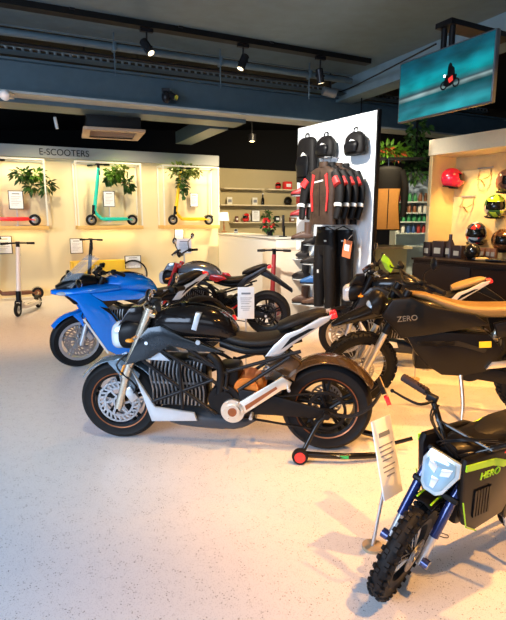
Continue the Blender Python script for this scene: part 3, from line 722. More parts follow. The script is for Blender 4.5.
# boots on small acrylic shelves
ACR = mat('acrylic_shelf', (.55, .60, .62), .2)
def boot(px, py, label, m, h=.17, sole=BLK, nm='riding_boot'):
    s_ = pthing('shoe_shelf', 'small clear shoe shelf carrying the ' + label, 'shelf', px, py+6, .12)
    MB().box((0, 0, 0), (.24, .26, .012), None, .002).build('plate', ACR, s_); MB().box((0, -yo*.125, .03), (.1, .012, .07)).build('bracket', CHR, s_)
    t = thing(nm, label, 'boot', s_.location+Vector((0, 0, .008)), PANG, 'boots on the white panel')
    q = Matrix.Rotation(yo*PI/2-.8, 4, 'Z') @ Matrix.Diagonal((1.2, 1.3, 1.3, 1))
    mm = MB(); mm.loft([(-.13, .03, .035, .03, 2.5), (-.09, .045, .042, .045, 2.5), (0, .05, .042, .05, 2.4), (.07, .04, .048, .038, 2.4), (.13, .03, .04, .025, 2.4), (.155, .025, .02, .015, 2.2)], 18, 5, q)
    mm.loft([(.05, -.06, .042, .055, 2.3), (.1, -.065, .042, .05, 2.3), (h+.04, -.075, .048, .058, 2.3)], 18, 4, q, along='Z'); u_ = mm.build('upper', m, t)
    MB().loft([(-.14, .008, .035, .01, 3), (0, .008, .042, .01, 3), (.1, .008, .048, .01, 3), (.16, .008, .02, .008, 3)], 16, 4, q).build('sole', sole, t)
    mm = MB()
    for i in range(4): mm.tube([(.0+.02*i, -.03, .10-.012*i), (.0+.02*i, .03, .10-.012*i)], .004, 6, 1)
    mm.xf(q); mm.build('laces', JW if m is not FAB else BLK, u_)
    return t
BR1 = mat('boot_brown', (.10, .05, .03), .5); BR2 = mat('boot_black', (.03, .025, .022), .45); BRR = mat('boot_red', (.35, .03, .03), .45); BBL = mat('boot_blue', (.03, .14, .40), .45)
for px, py, m_, lb in ((303, 190, BRR, 'red and black boot, topmost on the panel'), (302, 211, BRR, 'dark red boot below the topmost one'), (303, 234, BR1, 'brown low boot, third down in the left column'), (299.5, 253, BR2, 'black boot, fourth down in the left column'), (300.5, 273, BR2, 'black boot, fifth down in the left column'), (300, 297, BR1, 'brown boot at the bottom of the left column'),
                       (315, 239, BR2, 'black boot beside the trousers, topmost of the right column'), (312.5, 258, BR2, 'black boot beside the trousers, second of right column'), (312, 278, BBL, 'bright blue boot in the right column'), (313.5, 299, BR1, 'brown boot below the blue one')):
    boot(px, py, lb, m_)
t = pthing('rain_bag', 'small red pouch hanging between backpack and jacket', 'pouch', 299, 199, .1); MB().box((0, 0, 0), (.12, .05, .16), None, .02).build('pouch', RED, t); MB().tube([(0, 0, .08), (0, -yo*.08, .12)], .005, 6, 1).build('hook', CHR, t)
# ================================================================ behind: clothes rack, greenery, product shelf
p = at(387, 200, 8.3)
t = thing('body_warmer', 'black and orange-tan vest hanging on the rack behind the panel', 'jacket', (p.x, p.y, at(387, 166, 8.3).z), -.1)
mm = MB(); mm.loft([(0, 0, .09, .06, 2.4), (-.06, 0, .22, .09, 2.4), (-.3, 0, .21, .11, 2.4), (-.6, 0, .2, .11, 2.4), (-1.02, 0, .24, .11, 2.4)], 24, 5, Matrix.Rotation(PI/2, 4, 'Z'), along='Z'); b = mm.build('body', FAB, t)
mm = MB(); mm.loft([(-.36, 0, .19, .03, 3), (-.6, 0, .165, .03, 3), (-1.0, 0, .205, .03, 3)], 20, 4, Matrix.Translation((0, -.09, 0)) @ Matrix.Rotation(PI/2, 4, 'Z'), along='Z'); mm.build('front_panel', mat('vest_tan', (.48, .22, .05), .55, var=.1), b)
MB().box((0, -.124, -.68), (.012, .01, .62)).build('zip', BLK, b)
for s_ in (-1, 1): MB().tube([(s_*.18, 0, -.08), (s_*.26, 0, -.3), (s_*.27, 0, -.55), (s_*.26, -.02, -.8)], [.08, .07, .06, .05], 14).build('sleeve', FAB, t)
MB().tube([(0, 0, .0), (0, 0, .12)], .006, 6, 1).build('hanger', CHR, t)
zr = t.location.z+.12
tr = thing('clothes_rack', 'black tube clothes rack holding the vest', 'rack', (p.x, p.y, 0), -.1)
mm = MB(); mm.tube([(-.35, 0, 0), (-.35, 0, zr), (1.0-.35, 0, zr), (.65-.0, 0, 0)], .018, 10, 1); mm.build('rail', BLK, tr); MB().box((-.35, 0, .015), (.04, .5, .03)).build('foot', BLK, tr); MB().box((.65, 0, .015), (.04, .5, .03)).build('foot', BLK, tr)
# bit of a second garment row lower
p = at(398, 235, 8.8); q = at(385, 258, 8.8)
t = thing('display_table', 'pale timber table behind the clothes rack', 'table', (q.x, q.y, 0), 0)
MB().box((.0, 0, 1.12), (.75, .6, .04)).build('table_top', mat('pale_timber', (.6, .5, .3), .5), t); mm = MB(); mm.box((0, .1, .55), (.7, .4, 1.1)); mm.build('cabinet', mat('pale_cab', (.70, .68, .38), .6), t)
# greenery strip
p = at(388, 152, 9.2)
t = thing('planter', 'long hanging planter of bright green foliage above the vest', 'plant', p)
mm = MB(); leaf_cluster(mm, (-.05, 0, 0), (.5, .15, .13), 220, .14, .03); mm.build('foliage', LEAFM[1], t)
mm = MB(); leaf_cluster(mm, (-.1, -.1, -.02), (.4, .1, .1), 60, .12, .025); mm.build('foliage', mat('leaf_red', (.4, .08, .02), .5, var=.6), t)
mm = MB(); mm.box((0, 0, -.13), (1.15, .3, .05)); mm.tube([(-.5, 0, -.1), (-.5, 0, 3.9-p.z)], .01, 6, 1); mm.tube([(.5, 0, -.1), (.5, 0, 3.9-p.z)], .01, 6, 1); mm.build('tray', BLK, t)
p = at(415, 156, 9.4)
t = thing('hanging_plant', 'dark green hanging foliage column left of the helmet niche', 'plant', p)
mm = MB()
for i in range(5): leaf_cluster(mm, (0, 0, -.3+.2*i), (.22, .15, .14), 55, .15, .035)
mm.build('foliage', LEAFM[0], t); MB().tube([(0, 0, -.4), (0, 0, 3.92-p.z)], .012, 6, 1).build('cord', BLK, t)
# product shelving
pa = at(404, 232, 9.7); pb = at(424, 232, 9.7)
t = thing('shelving_unit', 'white shelving unit of small jars and cans beside the niche', 'shelving', ((pa.x+pb.x)/2, 9.8, 0))
w_ = .75
mm = MB(); mm.box((0, .2, 1.25), (w_, .02, 2.5)); mm.box((-w_/2, 0, 1.25), (.02, .4, 2.5)); mm.box((w_/2, 0, 1.25), (.02, .4, 2.5)); mm.build('carcass', mat('unit_white', (.62, .70, .72), .5), t)
shz = [at(414, yy, 9.6).z for yy in (201.5, 212.5, 221.5, 233, 246)]
for k, z in enumerate(shz):
    MB().box((0, 0, z-.01), (w_-.02, .38, .025)).build('shelf', mat('unit_white', (.8, .8, .8)), t)
cols = [mat('jar_red', (.45, .05, .04), .4), mat('jar_white', (.75, .75, .72), .4), mat('jar_green', (.05, .3, .12), .4), mat('jar_blue', (.05, .12, .35), .4), mat('jar_brown', (.25, .1, .05), .4)]
names = ['red', 'white', 'green', 'blue', 'brown']
shl = ['top shelf', 'second shelf', 'third shelf', 'fourth shelf']
jar0 = {}
def get_jar(ci):
    if ci not in jar0:
        o = MB().lathe([(.0005, 0), (.035, 0), (.036, .11), (.024, .13), (.024, .155), (.0005, .155)], axis='Z', n=16, closed=False)
        jar0[ci] = o.build('product_jar', cols[ci]); return jar0[ci], True
    o = jar0[ci].copy(); C.objects.link(o); return o, False
for k, z in enumerate(shz[:4]):
    for i in range(7):
        ci = (i//2*2+k*2) % 5 if k != 2 else 2
        o, _ = get_jar(ci); o.location = t.location+Vector((-.31+i*.1, -.08, z+.003))
        tag(o, 'small %s jar standing on the %s of the white unit' % (names[ci], shl[k]), 'jar', '%s jars on the %s of the white unit' % (names[ci], shl[k]))
# ================================================================ helmet niche on the right
H0 = at(426, 219, 7.7); H0.z = 0
HU = PV; HF = PN
HANG = math.atan2(HU.y, HU.x)
def HP(px, py, off=0): return on_plane(px, py, H0+HF*off, HF)
def hbox(mb, s0, s1, o0, o1, z0, z1, bev=0):   # s along wall toward camera, o depth out of the face (+) / into (-)
    c = H0+HU*((s0+s1)/2)+HF*((o0+o1)/2); return mb.box((c.x, c.y, (z0+z1)/2), (abs(s1-s0), abs(o1-o0), z1-z0), Matrix.Rotation(HANG, 4, 'Z'), bev)
zh = HP(426, 141).z; ND = .55
struct(hbox(MB(), .0, 5, -ND-.1, -ND, 0, zh).build('wall_niche', OCHW))
struct(hbox(MB(), .0, .06, -ND, 0, 0, zh).build('trim_7', mat('niche_reveal', (.80, .58, .26), .6, var=.04)))
NWH = mat('niche_header', (.80, .68, .46), .5)
struct(hbox(MB(), .0, 5, -ND, .03, zh-.22, zh).build('trim_8', NWH))
print('niche zh', zh)
c = H0+HU*1.6+HF*-.12
area('niche_led', (c.x, c.y, zh-.26), (c.x+.12, c.y+.1, 0), .12, .12, 1, WARM)
for s_ in (.6, 1.5, 2.4):
    c = H0+HU*s_+HF*-.12; d = H0+HU*(s_+.02)+HF*-.42
    spot('niche_spot', (c.x, c.y, zh-.25), (d.x, d.y, 1.2), 56, (1, .60, .22), 110, .8, .05)
# cabinet
zcab = 1.04
t = thing('base_cabinet', 'low dark brown cabinet standing in front of the helmet niche', 'cabinet', H0+HU*.05+HF*.0, HANG)
DB_ = mat('dark_cabinet', (.014, .008, .006), .4, var=.2)
oy = 1 if (Matrix.Rotation(HANG, 3, 'Z') @ Vector((0, 1, 0))).dot(HF) > 0 else -1
mm = MB(); mm.box((2.0, oy*-.05, zcab/2), (3.9, .8, zcab-.06)); mm.build('body', DB_, t); MB().box((2.0, oy*-.05, zcab-.015), (3.95, .86, .03), None, .004).build('worktop', DB_, t)
for i in range(4): MB().box((.52+i*.97, oy*.36, zcab/2), (.94, .02, zcab-.16), None, .004).build('door', DB_, t)
def HC(px, off=.1): 
    o = HP(px, 255, off); return Vector((o.x, o.y, zcab))
helm = [
 (451.5, 178, 'bright red glossy helmet, leftmost on the niche wall', splash('helm_red', [(.70, .01, .03), (.75, .02, .04), (.62, .01, .05)], 5), 3.9, 1.05),
 (495, 206, 'lime yellow and green patterned helmet on the niche wall', splash('helm_lime', [(.55, .75, .02), (.03, .12, .03), (.6, .8, .05), (.5, .45, .4)], 10), 2.2, 1.15),
 (476, 233, 'black and white patterned helmet with red back on the niche wall', splash('helm_dark', [(.02, .03, .05), (.3, .35, .4), (.02, .02, .03), (.55, .03, .02)], 12), 2.2, 1.15),
 (502, 240, 'plain bronze helmet above the cabinet at the frame edge', mat('helm_bronze', (.16, .07, .03), .2, .5, coat=1), 2.4, 1.1),
 (507, 181, 'brown and white helmet, highest at the frame edge', splash('helm_brown', [(.25, .12, .08), (.7, .6, .5), (.1, .04, .03)], 6), 2.6, 1.15)]
for px, py, lb, m_, yaw, s_ in helm:
    q = HP(px, py, -ND+.2); helmet(lb, q, (0, .15, HANG+oy*PI/2+yaw-1.6), m_, s_*1.05)
def hook(px, py, lb):
    q = HP(px, py, -ND+.012); t = thing('helmet_hook', lb, 'hook', q, HANG)
    mm = MB()
    mm.tube([(-.09, 0, .1), (-.09, oy*.03, -.02), (-.05, oy*.12, -.06), (.05, oy*.12, -.06), (.09, oy*.03, -.02), (.09, 0, .1)], .008, 8); mm.tube([(0, 0, -.14), (0, oy*.1, -.06)], .008, 8, 1); mm.build('wire', mat('hook_brass', (.35, .25, .12), .4, .5), t)
    MB().box((0, oy*.004, .1), (.24, .008, .02)).build('plate', SIL, t)
hook(485, 175, 'empty wire helmet hook right of the red helmet'); hook(468, 203, 'empty wire helmet hook below the red helmet')
GB = mat('bottle_dark', (.03, .02, .02), .2, coat=.6)
for i, (px, w_, hh) in enumerate(((429, .13, .22), (440, .2, .24), (449.5, .1, .24), (459, .15, .19))):
    q = HC(px, -.05); t = thing('oil_can' if w_ < .12 else 'product_box', ('small dark product box, leftmost on the cabinet', 'widest black patterned product box on the cabinet', 'narrow dark bottle between two boxes on the cabinet', 'black box with pale label, right of the bottle on the cabinet')[i], 'box' if w_ > .12 else 'bottle', q, HANG)
    if w_ > .12: MB().box((0, 0, hh/2), (w_, .14, hh), None, .012).build('carton', GB, t)
    else: MB().lathe([(.0005, 0), (.06, 0), (.06, .2), (.025, .27), (.025, .34), (.0005, .34)], axis='Z', n=18, closed=False).build('bottle_body', GB, t)
    MB().box((0, oy*(.074 if w_ > .12 else .062), hh*.4), (w_*.55, .006, hh*.35)).build('printed_label', mat('label_grey', (.3, .27, .22), .5), t)
helmet('small black helmet sitting on the cabinet top', HC(472, .1)+Vector((0, 0, .12)), (0, 0, HANG+2.5), GLB, .85)
for i, (px, off) in enumerate(((485, .1), (499, .15))):
    q = HC(px, off); t = thing('glove', ('flat tan glove lying on the cabinet top', 'flat dark glove at the cabinet edge near the frame')[i], 'glove', q, HANG+.4)
    mm = MB(); mm.loft([(-.12, .025, .045, .02, 2.4), (-.02, .028, .05, .026, 2.4), (.04, .025, .05, .022, 2.4)], 16, 4)
    for j in range(4): mm.tube([(.03, -.036+.024*j, .024), (.09, -.04+.027*j, .022), (.13-.01*abs(j-1.5), -.042+.028*j, .014)], [.013, .012, .009], 8, 3)
    mm.tube([(-.04, .045, .022), (.01, .075, .02), (.04, .08, .014)], [.014, .013, .009], 8, 3)
    mm.build('hand', TAN if i == 0 else BLK, t); MB().box((-.13, 0, .025), (.05, .09, .04), None, .012).build('cuff', BLK, t)
for i, px in enumerate((483, 489, 494)):
    q = HC(px, -.2); t = thing('product_box', 'small brown carton at the back of the cabinet, %s of three' % ('left', 'middle', 'right')[i], 'box', q, HANG)
    MB().box((0, 0, .08), (.07, .07, .16), None, .004).build('carton', mat('brown_pack2', (.14, .06, .03), .5), t); MB().box((0, oy*.037, .08), (.05, .003, .06)).build('printed_label', mat('label_grey', (.3, .27, .22), .5), t)

# ================================================================ television
TA = at(400.5, 94, 5.75); TBp = at(496, 71, 4.72)
tc_ = (TA+TBp)/2; tdv = (TBp-TA); 
tdir = tdv.copy(); tdir.z = 0; tw = tdir.length; tang = math.atan2(tdir.y, tdir.x)
ha = at(399, 64, 5.75).z; hb_ = at(402, 124, 5.75).z; th_ = ha-hb_
t = thing('television', 'large flat television hung from the ceiling showing a motorcyclist on teal', 'television', ((TA.x+TBp.x)/2, (TA.y+TBp.y)/2, (ha+hb_)/2), tang)
print('tv', tw, th_, ha, hb_, at(495.5, 34, 4.72).z, at(496.5, 107.5, 4.72).z)
ty = -1 if (Matrix.Rotation(tang, 3, 'Z') @ Vector((0, -1, 0))).x < 0 else 1
MB().box((0, 0, 0), (tw, .05, th_), None, .006).build('bezel', mat('bezel_grey', (.12, .13, .14), .3, .5), t)
m = bpy.data.materials.new('screen_picture'); m.use_nodes = True; nt = m.node_tree; N = nt.nodes; Lk = nt.links
b = N['Principled BSDF']; b.inputs['Roughness'].default_value = .2; b.inputs['Base Color'].default_value = (.01, .02, .02, 1)
tcn = N.new('ShaderNodeTexCoord'); mp = N.new('ShaderNodeMapping'); mp.inputs['Rotation'].default_value = (0, .0, 0); Lk.new(tcn.outputs['Generated'], mp.inputs[0])
sx = N.new('ShaderNodeSeparateXYZ'); Lk.new(mp.outputs[0], sx.inputs[0])
# slanted road: value = z + .15*x
ad = N.new('ShaderNodeMath'); ad.operation = 'MULTIPLY_ADD'; ad.inputs[1].default_value = -.07; Lk.new(sx.outputs[0], ad.inputs[0]); Lk.new(sx.outputs[2], ad.inputs[2])
rp = N.new('ShaderNodeValToRGB'); cr = rp.color_ramp
stops = [(0, (.02, .30, .34)), (.18, (.02, .14, .18)), (.30, (.0, .10, .12)), (.36, (.45, .62, .62)), (.39, (.05, .10, .12)), (.48, (.0, .30, .33)), (.7, (.0, .16, .21)), (.85, (.0, .07, .11))]
while len(cr.elements) < len(stops): cr.elements.new(.5)
for i, (pp, cc) in enumerate(stops): cr.elements[i].position = pp; cr.elements[i].color = (*cc, 1)
Lk.new(ad.outputs[0], rp.inputs[0])
nz = N.new('ShaderNodeTexNoise'); nz.inputs['Scale'].default_value = 1; mp2 = N.new('ShaderNodeMapping'); mp2.inputs['Scale'].default_value = (2.5, 1, 4); Lk.new(tcn.outputs['Generated'], mp2.inputs[0]); Lk.new(mp2.outputs[0], nz.inputs['Vector'])
rp2 = N.new('ShaderNodeValToRGB'); rp2.color_ramp.elements[0].position = .35; rp2.color_ramp.elements[0].color = (.3, .3, .3, 1); rp2.color_ramp.elements[1].position = .68; rp2.color_ramp.elements[1].color = (1.15, 1.15, 1.15, 1); Lk.new(nz.outputs['Fac'], rp2.inputs[0])
mu = N.new('ShaderNodeMix'); mu.data_type = 'RGBA'; mu.blend_type = 'MULTIPLY'; mu.inputs[0].default_value = 1; Lk.new(rp.outputs[0], mu.inputs[6]); Lk.new(rp2.outputs[0], mu.inputs[7])
Lk.new(mu.outputs[2], b.inputs['Emission Color']); b.inputs['Emission Strength'].default_value = .55
sc_ = MB().box((0, ty*.027, 0), (tw-.03, .003, th_-.03)).build('screen', m, t)
def flat(pts, m, nm, d=.002): MB().prism([(cx0+(a-cx0)*.85, cz0+(b-cz0)*.8) for a, b in pts], ty*.0295, ty*(.0295+d)).build(nm, m, sc_)
BK = mat('screen_black', (.005, .005, .006), .4); RD = mat('screen_red', (.3, .0, .0), .4, emis=(.8, .05, .04), estr=.5)
cx0, cz0 = .10, -.0
for dx in (-.08, .09): MB().lathe([(.028, 0), (.042, 0), (.042, .003), (.028, .003)], (cx0+dx*.85, ty*.0295, cz0-.05), 'Y', 24).build('pictured_wheel', BK, sc_)
flat([(cx0-.09, cz0-.06), (cx0-.055, cz0+.05), (cx0+.03, cz0+.04), (cx0+.1, cz0+.03), (cx0+.09, cz0-.02), (cx0+.03, cz0-.08), (cx0-.03, cz0-.09)], BK, 'pictured_motorcycle')
flat([(cx0-.02, cz0+.0), (cx0+.04, cz0+.03), (cx0+.05, cz0-.03), (cx0, cz0-.05)], RD, 'pictured_tank', .004)
flat([(cx0-.035, cz0+.05), (cx0-.03, cz0+.13), (cx0-.02, cz0+.165), (cx0+.0, cz0+.18), (cx0+.02, cz0+.165), (cx0+.025, cz0+.14), (cx0+.06, cz0+.11), (cx0+.07, cz0+.04), (cx0+.04, cz0-.02), (cx0+.0, cz0+.04)], BK, 'pictured_rider', .003)
MB().disc((cx0-.062, ty*.032, cz0+.035), .012, .003, 'Y', 14).build('pictured_headlight', mat('screen_white', (1, 1, 1), .4, emis=(1, 1, 1), estr=2), sc_)
mm = MB(); mm.box((-.1, -ty*.06, .1), (.3, .08, .3)); mm.tube([(-.12, -ty*.1, .1), (-.12, -ty*.1, 3.48-t.location.z)], .03, 12, 1); mm.tube([(-.02, -ty*.1, .1), (-.02, -ty*.1, 3.48-t.location.z)], .03, 12, 1); mm.box((-.07, -ty*.5, 3.48-t.location.z), (.2, .95, .05)); mm.build('ceiling_mount', BLK, t)
# cables slung from the TV mount
t2 = tag(MB().tube([gp(436, 44, 3.7), gp(350, 88, 3.8), gp(325, 95, 3.75)], .012, 8).build('cable', BLK), 'thin black cable slung along the concrete beam to the television', 'cable')
# ================================================================ motorcycles
def wheel(parent, nm, cx, r, w, M=None, knob=False, spokes='cast', rimr=None, stripe=BRZ, discs=(1,), dr=.15, rimm=BLK, belt=0, tyrem=RUB, nk=46):
    M = M or Matrix.Identity(4)
    rr = rimr or r*.72
    tk = (r-rr)
    mm = MB(); prof = []
    k = 14
    for i in range(k+1):
        a = PI*(i/k); prof.append((rr+tk*(math.sin(a)**.65)*(1.0 if not knob else .93), -w/2*math.cos(a)*(1 if .1 < i/k < .9 else .8)))
    prof += [(rr-.004, w*.36), (rr-.004, -w*.36)]
    mm.lathe(prof, (cx, 0, r), 'Y', 64)
    if knob:
        for i in range(nk):
            a0 = 2*PI*i/nk
            for j, (yy, rad, sx_) in enumerate(((-.40, .955, .018), (-.17, .99, .02), (.17, .99, .02), (.40, .955, .018))):
                if (i+j) % 2 and j in (1, 2): a = a0+PI/nk
                else: a = a0
                c_ = (cx+math.cos(a)*r*rad*.985, yy*w, r+math.sin(a)*r*rad*.985)
                mm.box(c_, (r*.055, w*.2, r*.075), Matrix.Rotation(-a, 4, 'Y') @ Matrix.Rotation((-.7 if j == 0 else .7 if j == 3 else 0), 4, 'Z'))
    mm.xf(M); T = mm.build(nm, tyrem, parent)
    mm = MB(); mm.lathe([(rr-.03, -w*.36), (rr, -w*.42), (rr, w*.42), (rr-.03, w*.36), (rr-.022, 0)], (cx, 0, r), 'Y', 56)
    if spokes == 'cast':
        for i in range(5):
            for da in (-.13, .13):
                a = 2*PI*i/5+.3
                p0 = Vector((cx+math.cos(a+da*.5)*.035, 0, r+math.sin(a+da*.5)*.035)); p1 = Vector((cx+math.cos(a+da)*(rr-.02), 0, r+math.sin(a+da)*(rr-.02)))
                mm.tube([p0, (p0+p1)/2, p1], [.016, .012, .014], 8, 2)
        mm.cyl((cx, -w*.45, r), (cx, w*.45, r), .045, n=24)
        mm.xf(M); mm.build('rim', rimm, T)
    else:
        mm.cyl((cx, -w*.5, r), (cx, w*.5, r), .028, n=20)
        mm.xf(M); mm.build('rim', rimm, T)
        mm = MB()
        for i in range(32):
            a = 2*PI*i/32; a2 = a+(.35 if i % 2 else -.35); sd = 1 if i % 4 < 2 else -1
            mm.tube([(cx+math.cos(a2)*.028, sd*w*.4, r+math.sin(a2)*.028), (cx+math.cos(a)*(rr-.02), 0, r+math.sin(a)*(rr-.02))], .0022, 5, 1)
        mm.xf(M); mm.build('spokes', SIL, T)
    if stripe:
        for sd in (1,): 
            mm = MB(); mm.lathe([(rr-.012, sd*(w*.41)), (rr-.004, sd*(w*.43)), (rr-.004, sd*(w*.44)), (rr-.012, sd*(w*.42))], (cx, 0, r), 'Y', 56); mm.xf(M); mm.build('rim_stripe', stripe, T)
    for sd in discs:
        y = sd*(w*.5+.008)
        mm = MB(); mm.lathe([(dr, y-.0025), (dr, y+.0025), (dr-.014, y+.0025), (dr-.014, y-.0025)], (cx, 0, r), 'Y', 48); mm.lathe([(dr*.72, y-.0025), (dr*.72, y+.0025), (dr*.62, y+.0025), (dr*.62, y-.0025)], (cx, 0, r), 'Y', 48)
        for i in range(24):
            a = 2*PI*i/24
            mm.box((cx+math.cos(a)*dr*.83, y, r+math.sin(a)*dr*.83), (dr*.30, .005, dr*.09), Matrix.Rotation(-a+.5, 4, 'Y'))
        for i in range(6):
            a = 2*PI*i/6; mm.box((cx+math.cos(a)*dr*.45, y, r+math.sin(a)*dr*.45), (dr*.42, .004, .016), Matrix.Rotation(-a+.25, 4, 'Y'))
        mm.lathe([(.03, y-.006), (.045, y-.006), (.045, y+.006), (.03, y+.006)], (cx, 0, r), 'Y', 28)
        mm.xf(M); mm.build('brake_disc', mat('disc_steel', (.42, .42, .44), .3, .9), T)
    if belt:
        mm = MB(); mm.lathe([(belt, w*.5+.01), (belt, w*.5+.035), (belt-.02, w*.5+.035), (belt-.02, w*.5+.01)], (cx, 0, r), 'Y', 48)
        for i in range(5):
            a = 2*PI*i/5; mm.tube([(cx+math.cos(a)*.03, w*.5+.02, r+math.sin(a)*.03), (cx+math.cos(a)*(belt-.01), w*.5+.02, r+math.sin(a)*(belt-.01))], .01, 6, 1)
        mm.xf(M); mm.build('belt_sprocket', BLK, T)
    return T
def arc_strip(mb, cx, cz, r, a0, a1, w, n=14, th=.006, crown=.25):
    vs = []; fs = []; m = 7
    for s_ in (0, 1):
        for i in range(n+1):
            a = R(a0+(a1-a0)*i/n)
            for j in range(m):
                y = -w/2+w*j/(m-1); rr = r-crown*w*(2*y/w)**2*.5-s_*th
                vs.append((cx+math.cos(a)*rr, y, cz+math.sin(a)*rr))
    o = (n+1)*m
    for i in range(n):
        for j in range(m-1):
            a = i*m+j; fs.append((a, a+1, a+m+1, a+m)); fs.append((o+a, o+a+m, o+a+m+1, o+a+1))
    for i in range(n):
        a = i*m; fs.append((a, a+m, o+a+m, o+a)); a = i*m+m-1; fs.append((a, o+a, o+a+m, a+m))
    for j in range(m-1):
        fs.append((j, o+j, o+j+1, j+1)); a = n*m+j; fs.append((a, a+1, o+a+1, o+a))
    return mb.add(vs, fs)
def steer_matrix(px, pz, rake, ang):
    ax = Vector((-math.sin(rake), 0, math.cos(rake)))
    return Matrix.Translation((px, 0, pz)) @ Matrix.Rotation(ang, 4, ax) @ Matrix.Translation((-px, 0, -pz))

def street_bike(label, rear, front, P, lean=0, steer=0, s=1.0, group=None):
    d = front-rear; rz = math.atan2(d.y, d.x)
    t = thing('motorcycle', label, 'motorcycle', rear, rz, group); t.rotation_euler = (Euler((0, 0, rz)).to_matrix() @ Euler((lean, 0, 0)).to_matrix()).to_euler()
    WB = d.length; rf, rr = .298, .318; rake = R(22)
    fx = WB; hx = fx-.34+.03; hz = .98
    SM = steer_matrix(hx, hz, rake, steer)
    body, wing, tail, forkm = P['body'], P['wing'], P['tail'], P['fork']
    wheel(t, 'front_wheel', fx, rf, .12, SM, discs=(1, -1), dr=.155, stripe=P.get('stripe', BRZ), rimm=P.get('rim', BLK))
    wheel(t, 'rear_wheel', 0, rr, .18, None, discs=(-1,), dr=.12, stripe=P.get('stripe', BRZ), belt=.135, rimr=.222)
    # fork
    def fk(z, off=.0): return fx-(z-rf)*math.tan(rake)+off
    mm = MB()
    for y in (-.10, .10):
        mm.tube([(fx-.005, y, rf-.03), (fk(.55, .015), y, .55)], .028, 14, 1)
    mm.xf(SM); FK = mm.build('fork', forkm, t)
    mm = MB()
    for y in (-.10, .10): mm.tube([(fk(.5, .015), y, .5), (fk(1.0, .015), y, 1.0)], .034, 14, 1)
    mm.box((fk(.97), 0, .96), (.08, .26, .03), (0, -rake, 0), .01); mm.box((fk(.76), 0, .74), (.08, .26, .04), (0, -rake, 0), .01)
    mm.xf(SM); mm.build('fork_tube', P.get('upper', BLK), FK)
    for y in (-.09, .09):
        mm = MB(); mm.box((fx-.10, y*1.0, rf+.07), (.07, .035, .11), (0, .6, 0), .012); mm.xf(SM); mm.build('brake_caliper', SIL, FK)
    mm = MB(); mm.box((fk(.55)+.045, .12, .56), (.014, .03, .075), (0, -rake, 0), .005); mm.xf(SM); mm.build('reflector', ORG, FK)
    mm = MB(); mm.tube([(fk(.75), .06, .72), (fx-.02, .13, .6), (fx-.14, .12, .45), (fx-.12, .1, rf+.08)], .007, 6); mm.xf(SM); mm.build('brake_hose', BLK, FK)
    mm = MB(); arc_strip(mm, fx, rf, rf+.035, 35, 150, .14); mm.prism([(fx-.1, rf+.03), (fx-.01, rf+.22), (fx+.06, rf+.30), (fx-.03, rf+.335), (fx-.17, rf+.22)], .07, .085, .004); mm.prism([(fx-.1, rf+.03), (fx-.01, rf+.22), (fx+.06, rf+.30), (fx-.03, rf+.335), (fx-.17, rf+.22)], -.085, -.07, .004)
    mm.xf(SM); mm.build('front_fender', P.get('fender', wing), t)
    # handlebar
    hc = Vector((fk(1.0)-.01, 0, 1.0+P.get('bar', 0)))
    mm = MB(); mm.tube([hc+Vector((-.10, -.36, .06)), hc+Vector((-.04, -.22, .07)), hc+Vector((.02, -.06, .03)), hc+Vector((.02, .06, .03)), hc+Vector((-.04, .22, .07)), hc+Vector((-.10, .36, .06))], .012, 10); mm.box(hc+Vector((.01, 0, .03)), (.06, .12, .04), None, .01)
    mm.xf(SM); HB = mm.build('handlebar', BLK, t)
    for s_ in (-1, 1):
        mm = MB(); mm.tube([hc+Vector((-.075, s_*.27, .068)), hc+Vector((-.11, s_*.40, .058))], .018, 12, 1); mm.box(hc+Vector((-.05, s_*.235, .07)), (.05, .05, .05), None, .01); mm.xf(SM); mm.build('grip', RUB, HB)
        mm = MB(); mm.tube([hc+Vector((-.02, s_*.22, .07)), hc+Vector((.015, s_*.28, .06)), hc+Vector((-.03, s_*.40, .05))], .006, 6); mm.xf(SM); mm.build('brake_lever', SIL, HB)
        if P.get('mirror', True):
            mm = MB(); mm.tube([hc+Vector((-.05, s_*.22, .08)), hc+Vector((-.02, s_*.27, .18-P.get('mlow', 0))), hc+Vector((-.05, s_*.36, .24-P.get('mlow', 0)))], .007, 8); mm.ellip(hc+Vector((-.05, s_*.39, .26-P.get('mlow', 0))), (.018, .065, .042), 18, 10); mm.xf(SM); Mi = mm.build('mirror', BLK, HB)
            mm = MB(); mm.ellip(hc+Vector((-.06, s_*.39, .26-P.get('mlow', 0))), (.014, .057, .035), 18, 10); mm.xf(SM); mm.build('mirror_glass', CHR, Mi)
    mm = MB(); mm.box(hc+Vector((.07, 0, .06)), (.03, .17, .11), (0, -.9, 0), .01); mm.xf(SM); mm.build('dashboard', GLB, t)
    # headlight
    if not P.get('fairing'):
        mm = MB(); mm.loft([(fx-.23, .80, .07, .09, 2.6), (fx-.13, .80, .09, .11, 2.6), (fx-.05, .79, .085, .10, 2.6), (fx-.01, .785, .07, .08, 2.5)], 22, 4); mm.xf(SM); HL = mm.build('headlight', P.get('lamp', BLK), t)
        mm = MB(); mm.loft([(fx-.05, .79, .078, .10, 2.8), (fx-.0, .785, .075, .095, 2.8), (fx+.03, .78, .055, .07, 2.6), (fx+.036, .78, .03, .04, 2.2)], 22, 3); mm.xf(SM); mm.build('headlight_lens', LENS, HL)
        mm = MB(); mm.prism([(fx-.2, .88), (fx-.09, .90), (fx-.02, .86), (fx-.11, .99), (fx-.2, 1.0)], -.07, .07, .01); mm.xf(SM); mm.build('fly_screen', P.get('screen', body), t)
        for s_ in (-1, 1):
            mm = MB(); mm.tube([(fx-.16, s_*.1, .80), (fx-.15, s_*.2, .80)], .008, 8, 1); mm.ellip((fx-.15, s_*.22, .80), (.03, .02, .014), 12, 8); mm.xf(SM); mm.build('turn_signal', ORG, t)
